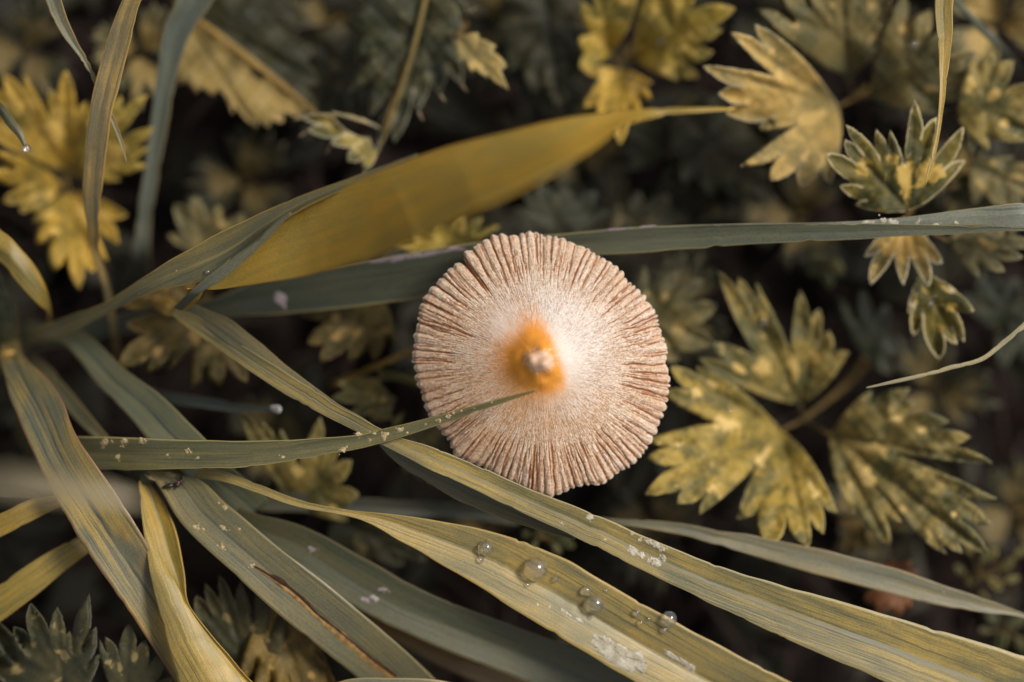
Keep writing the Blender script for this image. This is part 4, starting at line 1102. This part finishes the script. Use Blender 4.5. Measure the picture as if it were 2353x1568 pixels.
leaf('olive leaf with white rimmed lobes above the grey green blade at the right', (2087, 484), -0.95, [
    dict(base=(2087, 486), tips=[(1965, 470, .80), (1930, 428, .72), (1896, 352, .70), (1941, 320, .72), (1943, 286, .66), (2014, 297, .72), (2046, 299, .56), (2100, 229, .72), (2153, 270, .56), (2214, 290, .72), (2218, 370)], zb=-0.95, zt=[-0.9, -0.75, -0.65, -0.7, -0.7, -0.75, -0.75, -0.65, -0.8, -0.85, -1.0], mat=LM_GRN, seed=11)])
leaf('shaded leaf hanging at the right edge behind the straw coloured tip', (2210, 280), -1.7, [
    dict(base=(2200, 270), tips=[(2240, 130), (2278, 112), (2330, 140), (2400, 200), (2430, 270), (2372, 322), (2272, 345)], zb=-1.7, zt=-1.4, mat=LM_OLV, seed=12),
    dict(base=(2230, 380), tips=[(2240, 470), (2330, 480), (2400, 450), (2420, 400), (2330, 360)], zb=-2.0, zt=-1.9, mat=LM_OLV2, seed=13)])
r5, l5 = leaf('two lobed leaflet pair hanging below the grey green blade at the right', (2080, 505), -1.5, [
    dict(base=(2075, 500), tips=[(2167, 605, .70), (2134, 660, .58), (2076, 657, .56), (1999, 656, .72), (1985, 590)], zb=-1.5, zt=-1.1, mat=leaf_mat((104, 94, 54), (156, 130, 66), (228, 186, 104), (226, 212, 178), (66, 60, 38), 0.9, 12, rimk=0.9), seed=14),
    dict(base=(2115, 630), tips=[(2088, 720), (2100, 772), (2159, 827), (2200, 792), (2216, 788), (2240, 716), (2200, 670)], zb=-1.4, zt=-1.05, mat=LM_GRN, seed=15),
    dict(base=(2180, 556), tips=[(2250, 640), (2309, 624), (2352, 592), (2390, 560), (2300, 540)], zb=-1.6, zt=-1.3, mat=LM_OLV2, seed=16)], name='buttercup_leaf')
r6, l6 = leaf('big three part lobed leaf with cream patches right of the mushroom', (1845, 965), -2.7, [
    dict(base=(1838, 930), tips=[(1606, 826, .72), (1640, 786, .58), (1648, 621, .80), (1697, 636, .74), (1738, 648, .43), (1838, 665, .74), (1885, 709, .70), (1905, 760, .78), (1952, 809)], zb=-2.4, zt=-1.6, mat=LM_OLV, seed=17),
    dict(base=(1795, 990), tips=[(1598, 842, .80), (1541, 842, .78), (1520, 905, .52), (1480, 1011, .80), (1485, 1053, .74), (1482, 1138, .80), (1556, 1158, .80), (1608, 1184, .40), (1694, 1192, .80), (1762, 1262, .72), (1859, 1257, .76), (1893, 1227, .74), (1926, 1180)], zb=-2.3, zt=[-1.5, -1.3, -1.25, -1.0, -0.95, -0.9, -0.9, -0.95, -0.85, -0.72, -0.74, -0.85, -1.0], mat=leaf_mat((96, 90, 48), (170, 144, 68), (236, 204, 130), (160, 152, 112), (76, 70, 44), 1.0, 14), seed=18),
    dict(base=(1908, 1000), tips=[(2003, 897, .76), (2090, 893, .74), (2103, 924, .80), (2181, 968, .80), (2231, 1004, .76), (2281, 1066, .36), (2292, 1146, .78), (2281, 1206, .82), (2272, 1276, .84), (2211, 1273, .86), (2174, 1274, .82), (2114, 1226, .58), (2073, 1199, .84), (2043, 1256, .68), (1959, 1186)], zb=-2.3, zt=-1.05, mat=leaf_mat((88, 86, 52), (150, 130, 74), (230, 198, 126), (154, 152, 122), (70, 66, 46), 1.0, 15), seed=19)], foot=(1990, 830))
leaf('dim lobed leaf half hidden behind the right rim of the cap', (1440, 760), -2.3, [
    dict(base=(1440, 760), tips=[(1480, 610), (1560, 622), (1620, 640), (1650, 700), (1640, 790), (1560, 830), (1510, 860)], zb=-2.4, zt=-1.9, mat=LM_OLV2, seed=20)])
leaf('brownish lobed leaf under the fold of the twisted blade', (470, 700), -2.0, [
    dict(base=(470, 720), tips=[(290, 745, .75), (272, 842, .78), (336, 858, .80), (390, 850, .50), (440, 895, .74), (504, 888, .78), (568, 878, .76), (590, 820)], zb=-1.9, zt=-1.5, mat=LM_BRN, seed=21),
    dict(base=(450, 690), tips=[(276, 702), (300, 665), (350, 630), (390, 620), (440, 600)], zb=-2.0, zt=-1.8, mat=LM_BRN, seed=22)])
leaf('faded leaf below the twisted blade left of centre', (480, 560), -2.8, [
    dict(base=(470, 590), tips=[(385, 540), (400, 470), (450, 452), (500, 468), (560, 490), (590, 540)], zb=-2.8, zt=-2.5, mat=LM_OLV2, seed=23)])
leaf('olive leaf under the blade behind the cap, at its left', (870, 690), -2.2, [
    dict(base=(880, 690), tips=[(690, 724), (705, 790), (735, 832), (800, 832), (860, 830), (910, 790)], zb=-2.2, zt=-1.7, mat=LM_BRN, seed=24)])
leaf('spread olive leaf tucked under the left rim of the cap', (990, 890), -2.3, [
    dict(base=(1000, 900), tips=[(770, 880), (760, 915), (800, 955), (850, 965), (905, 985), (870, 850)], zb=-2.2, zt=-1.7, mat=LM_OLV, seed=25),
    dict(base=(1000, 960), tips=[(880, 1040), (930, 1090), (960, 1102), (1020, 1090)], zb=-2.3, zt=-2.0, mat=LM_OLV2, seed=26)])
leaf('olive leaf with upright lobes between the two crossing blades', (680, 1160), -1.9, [
    dict(base=(680, 1160), tips=[(552, 941, .74), (600, 965, .72), (645, 985, .50), (736, 957, .70), (775, 1010, .72), (808, 1058, .66), (826, 1135, .74), (800, 1200)], zb=-1.9, zt=-1.4, mat=LM_OLV, seed=27),
    dict(base=(760, 1190), tips=[(760, 1290), (850, 1320), (930, 1300), (985, 1290), (940, 1240)], zb=-2.2, zt=-2.0, mat=LM_DRK, seed=28)])
rH, lH = leaf('dark hairy leaf in the bottom left corner', (190, 1600), -0.7, [
    dict(base=(150, 1640), tips=[(-60, 1500), (-20, 1420), (30, 1440), (71, 1388), (131, 1395), (160, 1450), (205, 1364), (222, 1440), (235, 1500)], zb=-0.9, zt=-0.35, mat=LM_HAIR, seed=29),
    dict(base=(290, 1640), tips=[(228, 1470), (240, 1462), (296, 1432), (335, 1470), (380, 1500), (400, 1560)], zb=-0.9, zt=-0.4, mat=LM_HAIR, seed=30)])
leaf('green leaf with cream patches at the bottom edge below the cracked blade', (600, 1640), -0.9, [
    dict(base=(590, 1620), tips=[(440, 1480), (450, 1368), (470, 1340), (504, 1322), (551, 1338), (600, 1340), (660, 1400)], zb=-1.1, zt=-0.85, mat=LM_HAIR, seed=31)])
leaf('withered brown leaf fanning out at the bottom edge below the cracked blade', (630, 1375), -0.8, [
    dict(base=(628, 1372), tips=[(540, 1590), (590, 1640), (650, 1650), (710, 1640), (775, 1590), (760, 1540)], zb=-0.85, zt=-0.95, mat=leaf_mat((92, 78, 40), (130, 106, 50), (176, 144, 80), (140, 112, 62), (80, 58, 32), 0.9, 16), seed=32)], name='withered_leaf', group='withered leaves', foot=(640, 1420))
leaf('blue grey leaf in shade above the blade behind the cap', (1280, 520), -2.9, [
    dict(base=(1290, 540), tips=[(1180, 480), (1200, 440), (1240, 420), (1300, 430), (1370, 440), (1400, 490)], zb=-2.9, zt=-2.6, mat=LM_BLU, seed=33),
    dict(base=(1400, 560), tips=[(1420, 470), (1470, 440), (1540, 450), (1580, 500)], zb=-3.2, zt=-3.0, mat=LM_DRK, seed=34)])
leaf('yellowish leaf peeping out above the cap between two blades', (1030, 560), -2.2, [
    dict(base=(1030, 580), tips=[(900, 555), (940, 520), (1000, 505), (1060, 492), (1110, 500), (1150, 520)], zb=-2.3, zt=-2.0, mat=LM_YEL2, seed=35)])
leaf('murky leaf deep behind the yellow leaf at the top centre', (1240, 100), -3.2, [
    dict(base=(1250, 60), tips=[(1180, 0), (1190, 120), (1230, 190), (1300, 230), (1330, 180), (1330, 60)], zb=-3.2, zt=-3.0, mat=LM_DRK, seed=36)])
leaf('deep green lobed leaf in shade above the grey green blade right of centre', (1650, 420), -3.2, [
    dict(base=(1640, 440), tips=[(1520, 400), (1560, 330), (1640, 320), (1720, 350), (1760, 430), (1700, 500), (1600, 510)], zb=-3.3, zt=-3.0, mat=LM_DRK, seed=37)])
leaf('shaded leaf beyond the hair thin tip at the right', (2300, 700), -3.2, [
    dict(base=(2290, 760), tips=[(2200, 680), (2260, 620), (2340, 640), (2390, 700), (2380, 790), (2300, 850)], zb=-3.3, zt=-3.0, mat=LM_BLU, seed=38)])
leaf('dark leaf far below the big lobed leaf near the right edge', (1960, 760), -3.2, [
    dict(base=(1990, 830), tips=[(1920, 680), (1980, 660), (2040, 700), (2070, 780), (2050, 860)], zb=-3.3, zt=-3.0, mat=LM_BLU, seed=39)])

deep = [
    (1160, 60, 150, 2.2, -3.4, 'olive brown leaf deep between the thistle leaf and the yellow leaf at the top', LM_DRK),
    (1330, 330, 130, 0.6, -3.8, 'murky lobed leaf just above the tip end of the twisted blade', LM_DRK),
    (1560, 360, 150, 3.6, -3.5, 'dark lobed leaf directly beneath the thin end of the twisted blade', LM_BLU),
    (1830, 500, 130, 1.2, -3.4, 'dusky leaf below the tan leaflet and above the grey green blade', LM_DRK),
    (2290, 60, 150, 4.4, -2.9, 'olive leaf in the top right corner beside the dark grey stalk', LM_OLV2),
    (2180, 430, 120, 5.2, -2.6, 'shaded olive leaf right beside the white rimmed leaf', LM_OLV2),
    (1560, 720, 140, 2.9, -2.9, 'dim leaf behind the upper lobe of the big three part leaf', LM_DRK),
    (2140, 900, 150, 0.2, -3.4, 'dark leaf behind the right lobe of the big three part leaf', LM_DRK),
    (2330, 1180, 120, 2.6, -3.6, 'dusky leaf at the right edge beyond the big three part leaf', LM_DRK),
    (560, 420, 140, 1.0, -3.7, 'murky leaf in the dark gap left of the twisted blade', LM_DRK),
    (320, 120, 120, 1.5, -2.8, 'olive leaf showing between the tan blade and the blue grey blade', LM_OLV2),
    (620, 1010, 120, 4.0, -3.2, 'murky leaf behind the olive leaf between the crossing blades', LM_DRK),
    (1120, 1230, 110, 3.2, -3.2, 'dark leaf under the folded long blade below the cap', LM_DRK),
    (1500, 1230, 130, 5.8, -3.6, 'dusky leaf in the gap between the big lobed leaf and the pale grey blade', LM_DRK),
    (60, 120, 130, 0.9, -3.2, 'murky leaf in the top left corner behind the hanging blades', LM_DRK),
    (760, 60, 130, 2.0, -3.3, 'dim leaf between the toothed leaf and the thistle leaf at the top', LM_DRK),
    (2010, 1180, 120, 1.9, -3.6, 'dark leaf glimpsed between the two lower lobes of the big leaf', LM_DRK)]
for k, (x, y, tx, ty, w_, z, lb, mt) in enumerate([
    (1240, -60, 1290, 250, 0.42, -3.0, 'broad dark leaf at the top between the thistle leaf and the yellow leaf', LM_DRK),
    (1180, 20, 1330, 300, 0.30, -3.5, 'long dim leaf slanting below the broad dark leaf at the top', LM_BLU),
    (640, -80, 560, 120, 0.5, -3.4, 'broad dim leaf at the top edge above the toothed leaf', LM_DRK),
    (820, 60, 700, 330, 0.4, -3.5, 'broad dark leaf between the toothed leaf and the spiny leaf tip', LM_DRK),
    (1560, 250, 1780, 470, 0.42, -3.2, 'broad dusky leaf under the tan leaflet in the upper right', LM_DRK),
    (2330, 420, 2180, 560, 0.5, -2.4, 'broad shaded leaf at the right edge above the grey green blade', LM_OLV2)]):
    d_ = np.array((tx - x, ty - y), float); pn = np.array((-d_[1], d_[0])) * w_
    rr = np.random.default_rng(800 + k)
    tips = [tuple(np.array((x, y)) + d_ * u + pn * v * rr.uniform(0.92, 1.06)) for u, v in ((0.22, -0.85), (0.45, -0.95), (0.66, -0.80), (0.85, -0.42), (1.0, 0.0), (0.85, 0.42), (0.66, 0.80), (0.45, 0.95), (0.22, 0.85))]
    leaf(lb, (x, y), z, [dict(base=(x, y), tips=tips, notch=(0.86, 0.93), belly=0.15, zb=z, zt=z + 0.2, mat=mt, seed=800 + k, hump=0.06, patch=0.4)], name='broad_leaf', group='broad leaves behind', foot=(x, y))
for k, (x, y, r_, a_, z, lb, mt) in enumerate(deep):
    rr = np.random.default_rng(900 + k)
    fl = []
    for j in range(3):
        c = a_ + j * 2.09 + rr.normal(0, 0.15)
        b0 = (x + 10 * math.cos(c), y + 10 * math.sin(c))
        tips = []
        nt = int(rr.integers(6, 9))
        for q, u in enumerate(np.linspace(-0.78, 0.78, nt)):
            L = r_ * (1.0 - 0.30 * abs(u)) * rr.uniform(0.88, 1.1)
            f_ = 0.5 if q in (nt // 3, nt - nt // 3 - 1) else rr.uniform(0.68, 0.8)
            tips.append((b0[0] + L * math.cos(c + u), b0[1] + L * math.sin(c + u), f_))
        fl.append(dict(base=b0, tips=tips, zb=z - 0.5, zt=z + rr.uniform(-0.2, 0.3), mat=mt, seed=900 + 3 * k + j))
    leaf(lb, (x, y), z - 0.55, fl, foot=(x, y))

# serrated and spiny leaves
leaf('dark toothed leaf with a lower half coloured as lit and a pale midrib at the upper left', (425, 40), -2.3, [
    dict(base=(400, 10), tips=[(405, 150), (412, 196), (450, 214), (490, 220), (526, 224), (534, 262), (590, 296), (618, 294), (650, 282), (700, 272), (730, 262)], notch=(0.93, 0.97), belly=0.08, hump=0.02, droop=0.02, taper=0.4, patch=0.25, zb=-2.9, zt=-2.3, mat=leaf_mat((122, 106, 62), (156, 132, 76), (186, 156, 92), (190, 166, 124), (96, 82, 48), 0.4, 17), seed=40),  # light falling on the lower half is put into its tan colour
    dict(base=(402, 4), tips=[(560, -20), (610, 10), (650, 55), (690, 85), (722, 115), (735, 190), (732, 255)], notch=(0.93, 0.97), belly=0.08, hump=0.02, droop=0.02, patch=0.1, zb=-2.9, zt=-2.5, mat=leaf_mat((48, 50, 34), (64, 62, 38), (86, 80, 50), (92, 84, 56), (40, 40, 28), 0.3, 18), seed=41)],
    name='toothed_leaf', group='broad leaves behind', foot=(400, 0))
mrib = tube('midrib', [at(402, 6, -2.84), at(560, 130, -2.50), at(730, 262, -2.34)], [0.05, 0.04, 0.015], plain_mat('midrib', (164, 130, 66), (130, 104, 56), 0.5), None, 8, 20)
root7 = [o for o in COL.objects if o.name.startswith('toothed_leaf')][0]
mrib.parent = root7; mrib.matrix_parent_inverse = parent_inv(root7)

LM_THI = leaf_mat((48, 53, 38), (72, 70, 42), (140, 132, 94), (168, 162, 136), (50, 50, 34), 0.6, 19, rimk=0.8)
SPINE = plain_mat('spine', (176, 164, 136), (146, 116, 80), 0.4, 20.0)
def spines(root, pts, z):
    for (x, y, dx, dy) in pts:
        tube('spine', [at(x, y, z), at(x + dx * 0.5, y + dy * 0.5, z + 0.06), at(x + dx, y + dy, z + 0.10)], [0.022, 0.014, 0.002], SPINE, root, 6, 6)
rt8, _ = leaf('dark spiny thistle leaf with a yellow midrib at the top centre', (985, -20), -2.2, [
    dict(base=(1000, -60), tips=[(790, 60), (820, 140), (800, 215), (850, 270), (868, 340), (905, 330), (960, 255), (1010, 215), (1062, 195), (1060, 120), (1080, 30)], notch=(0.80, 0.90), belly=0.12, zb=-2.1, zt=-2.1, mat=LM_THI, seed=42),
    dict(base=(880, 300), tips=[(690, 268), (705, 300), (760, 330), (800, 372), (838, 396), (870, 350), (760, 258)], zb=-1.9, zt=-1.4, mat=leaf_mat((72, 76, 50), (150, 130, 64), (206, 186, 128), (214, 204, 176), (64, 62, 40), 0.9, 20), seed=43)],
    name='thistle_leaf', group='broad leaves behind', foot=(960, 80))
tube('midrib', [at(985, -40, -2.0), at(950, 110, -1.95), at(905, 250, -1.95), at(870, 350, -1.95)], [0.045, 0.04, 0.03, 0.01], plain_mat('thistle_midrib', (126, 106, 54), (96, 82, 46), 0.5), rt8, 8, 20)
spines(rt8, [(700, 270, -28, 6), (708, 300, -20, 14), (762, 332, -12, 22), (838, 394, 0, 26), (1060, 195, 14, 16), (1064, 120, 22, 8), (1012, 218, 12, 18), (1078, 30, 20, -14), (962, 258, 10, 20)], -1.8)
rt9, _ = leaf('pale tan oval leaf at the top centre beside the thistle leaf', (1050, 85), -1.6, [
    dict(base=(1046, 88), tips=[(1060, 140), (1085, 165), (1120, 180), (1168, 207), (1166, 150), (1140, 105), (1100, 76)], notch=(0.93, 0.97), belly=0.1, hump=0.03, droop=0.02, zb=-1.7, zt=-1.4, mat=leaf_mat((140, 126, 82), (182, 156, 94), (204, 172, 106), (150, 140, 100), (110, 98, 62), 0.4, 21), seed=44)],
    name='oval_leaf', group='broad leaves behind', foot=(1040, 60))

# small round-leaved weeds and withered bits
def weed(label, hub, z, spots, mat, name='small_weed'):
    b = at(hub[0], hub[1], GZ)
    root = empty(name, b)
    tag(root, label, 'weed', 'small round leaved weeds')
    tube('stem', [b, at(hub[0], hub[1], z)], 0.04, STALK, root, 6, 8)
    for k, (x, y, r_) in enumerate(spots):
        d = np.array((x - hub[0], y - hub[1]), float); d /= np.linalg.norm(d) + 1e-6
        a_ = 0.5 * math.sin(k * 2.3); d = np.array((d[0] * math.cos(a_) - d[1] * math.sin(a_), d[0] * math.sin(a_) + d[1] * math.cos(a_)))
        p0, p1 = np.array((x, y)) - d * r_ * 0.9, np.array((x, y)) + d * r_ * (0.9 + 0.3 * math.sin(k))
        dz = 0.15 * math.sin(k * 1.7)
        leaflet(root, tuple(p0), [tuple(p1)], z + dz, z + dz + 0.1 * math.sin(k * 3.1), mat, seed=300 + k, taper=3.4, hump=0.10, droop=0.15, tilt=(0.2 * math.sin(k), 0.2 * math.cos(k * 1.3)))
        tube('leaflet_stalk', [at(hub[0], hub[1], z - 0.05), at(p0[0], p0[1], z + dz - 0.01)], 0.018, STALK, root, 5, 4)
WEED = leaf_mat((74, 80, 50), (104, 100, 58), (140, 128, 72), (134, 128, 82), (60, 62, 40), 0.3, 22)
WEED2 = leaf_mat((88, 88, 52), (126, 114, 58), (160, 140, 76), (150, 138, 82), (64, 62, 40), 0.4, 23)
weed('green weed with rounded leaflets below the cap and above the beaded blade', (1250, 1235), -2.0, [(1214, 1228, 20), (1240, 1218, 18), (1268, 1226, 20), (1300, 1246, 26), (1280, 1262, 22), (1225, 1258, 18)], WEED)
weed('weed with small yellow green leaflets at the lower right edge', (2250, 1320), -2.6, [(2225, 1255, 24), (2270, 1280, 26), (2310, 1300, 24), (2240, 1330, 26), (2290, 1345, 28), (2330, 1330, 24), (2205, 1310, 20), (2260, 1375, 20), (2345, 1270, 22)], WEED2)
weed('dim weed at the right edge below the long pale blades', (2310, 1450), -2.8, [(2280, 1420, 24), (2330, 1430, 26), (2300, 1470, 26), (2345, 1480, 22), (2260, 1450, 18)], WEED)
weed('dim weed with pale leaflets right of the cap under the grey green blade', (1900, 600), -3.0, [(1880, 590, 24), (1920, 610, 26), (1900, 640, 22), (1870, 625, 18)], WEED)
leaf('curled orange brown dead leaf behind the pale grey blade at the lower right', (2050, 1350), -2.0, [
    dict(base=(2080, 1345), tips=[(1990, 1330), (1985, 1380), (2010, 1410), (2060, 1420), (2095, 1400)], zb=-2.1, zt=-1.9, mat=LM_RED, seed=45, curl=0.3),
    dict(base=(2040, 1330), tips=[(2010, 1300), (2050, 1285), (2095, 1290), (2110, 1315)], zb=-2.2, zt=-1.9, mat=LM_RED, seed=46)],
    name='withered_leaf', group='withered leaves', foot=(2050, 1340))
leaf('orange brown scrap of dead leaf under the tip of the big lobed leaf', (1960, 1230), -2.6, [
    dict(base=(1950, 1225), tips=[(1920, 1190), (1960, 1180), (2000, 1210), (2010, 1260), (1960, 1280), (1920, 1260)], zb=-2.7, zt=-2.5, mat=LM_BRN, seed=47)],
    name='withered_leaf', group='withered leaves', foot=(1960, 1230))

# ------------------------------------------------------------------ low ground cover and litter (nobody could count it)
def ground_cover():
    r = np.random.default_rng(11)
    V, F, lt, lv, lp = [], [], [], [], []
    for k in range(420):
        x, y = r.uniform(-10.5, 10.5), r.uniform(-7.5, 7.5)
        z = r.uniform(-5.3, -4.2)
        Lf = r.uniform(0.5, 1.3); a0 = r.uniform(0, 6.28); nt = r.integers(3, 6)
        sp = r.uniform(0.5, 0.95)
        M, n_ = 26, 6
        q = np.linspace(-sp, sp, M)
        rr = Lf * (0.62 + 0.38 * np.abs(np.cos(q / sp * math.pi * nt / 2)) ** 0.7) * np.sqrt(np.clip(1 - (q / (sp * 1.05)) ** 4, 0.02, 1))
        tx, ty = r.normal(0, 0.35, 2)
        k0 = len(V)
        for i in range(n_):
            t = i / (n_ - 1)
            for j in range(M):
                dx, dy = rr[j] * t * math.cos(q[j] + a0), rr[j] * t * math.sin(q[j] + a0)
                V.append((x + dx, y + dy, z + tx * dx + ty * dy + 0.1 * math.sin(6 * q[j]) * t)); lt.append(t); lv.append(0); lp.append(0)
        F += [tuple(k0 + np.array(f)) for f in grid_faces(n_, M)]
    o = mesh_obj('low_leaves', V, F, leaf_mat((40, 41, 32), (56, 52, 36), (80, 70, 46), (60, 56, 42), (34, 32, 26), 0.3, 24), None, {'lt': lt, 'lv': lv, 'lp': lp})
    tag(o, 'mass of small dark leaves low down in the shade between the plants', kind='stuff')
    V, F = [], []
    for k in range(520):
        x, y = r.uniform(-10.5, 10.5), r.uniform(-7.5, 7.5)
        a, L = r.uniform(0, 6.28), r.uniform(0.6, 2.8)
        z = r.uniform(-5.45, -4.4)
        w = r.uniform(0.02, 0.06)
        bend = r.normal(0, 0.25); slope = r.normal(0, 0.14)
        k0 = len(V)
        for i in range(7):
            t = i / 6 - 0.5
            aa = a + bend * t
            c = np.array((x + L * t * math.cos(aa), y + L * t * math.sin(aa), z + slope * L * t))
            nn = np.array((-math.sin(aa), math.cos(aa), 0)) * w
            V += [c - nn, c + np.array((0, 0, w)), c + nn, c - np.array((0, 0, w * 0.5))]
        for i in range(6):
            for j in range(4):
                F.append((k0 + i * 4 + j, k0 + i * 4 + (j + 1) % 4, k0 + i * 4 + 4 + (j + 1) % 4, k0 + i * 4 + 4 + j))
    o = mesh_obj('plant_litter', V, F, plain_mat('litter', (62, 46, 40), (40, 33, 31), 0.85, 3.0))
    tag(o, 'dry reddish brown stalks littering the shaded soil', kind='stuff')
ground_cover()

# short bristles on the hairy leaf
def bristles(sheet, x0, x1, y0, y1, count, seed):
    r = np.random.default_rng(seed)
    ok = (sheet.px[:, 0] > x0) & (sheet.px[:, 0] < x1) & (sheet.px[:, 1] > y0) & (sheet.px[:, 1] < y1)
    ids = np.where(ok)[0]
    ids = r.choice(ids, min(count, len(ids)), replace=False) if len(ids) else []
    V, F = [], []
    for i in ids:
        p, n = sheet.p[i], sheet.nr[i]
        d = n * 0.5 + np.array((r.normal(-0.3, 0.5), r.normal(0.4, 0.5), 0.2)); d /= np.linalg.norm(d)
        L = r.uniform(0.05, 0.11)
        s_ = np.cross(d, (0.3, 0.5, 0.8)); s_ /= np.linalg.norm(s_) + 1e-9
        s2 = np.cross(d, s_)
        k0 = len(V)
        w = 0.0028
        V += [p + s_ * w, p - s_ * w * 0.5 + s2 * w, p - s_ * w * 0.5 - s2 * w, p + d * L]
        F += [(k0, k0 + 1, k0 + 3), (k0 + 1, k0 + 2, k0 + 3), (k0 + 2, k0, k0 + 3)]
    o = mesh_obj('bristles', V, F, plain_mat('bristle', (176, 168, 140), (140, 132, 108), 0.5), sheet.obj)
    o['kind'] = 'stuff'
bristles(lH[0], -80, 260, 1340, 1600, 900, 1)
bristles(lH[1], 200, 420, 1400, 1600, 500, 2)

for sh, x, y, r_, lb in ((l3[2], 2100, 103, 10, 'lone bright bead on the dusty leaf in the upper right'), (l6[0], 1756, 742, 8, 'bead high on the upper lobe of the big three part leaf'),
        (l6[0], 1722, 712, 6, 'smaller bead left above the other on the upper lobe of the big leaf'), (l6[1], 1673, 944, 8, 'bead on the left lobe of the big three part leaf'),
        (l5[1], 2147, 681, 6, 'upper of two beads on the hanging leaflet at the right'), (l5[1], 2138, 698, 7, 'lower of two beads on the hanging leaflet at the right'),
        (l2[2], 1447, 186, 8, 'bead on the drooping yellow leaflet at the top, nearer its stalk'), (l2[2], 1470, 200, 7, 'bead toward the margin of the drooping yellow leaflet at the top'), (l2[1], 1517, 94, 8, 'bead on the right part of the yellow leaf at the top')):
    droplet(sh, x, y, r_, lb)
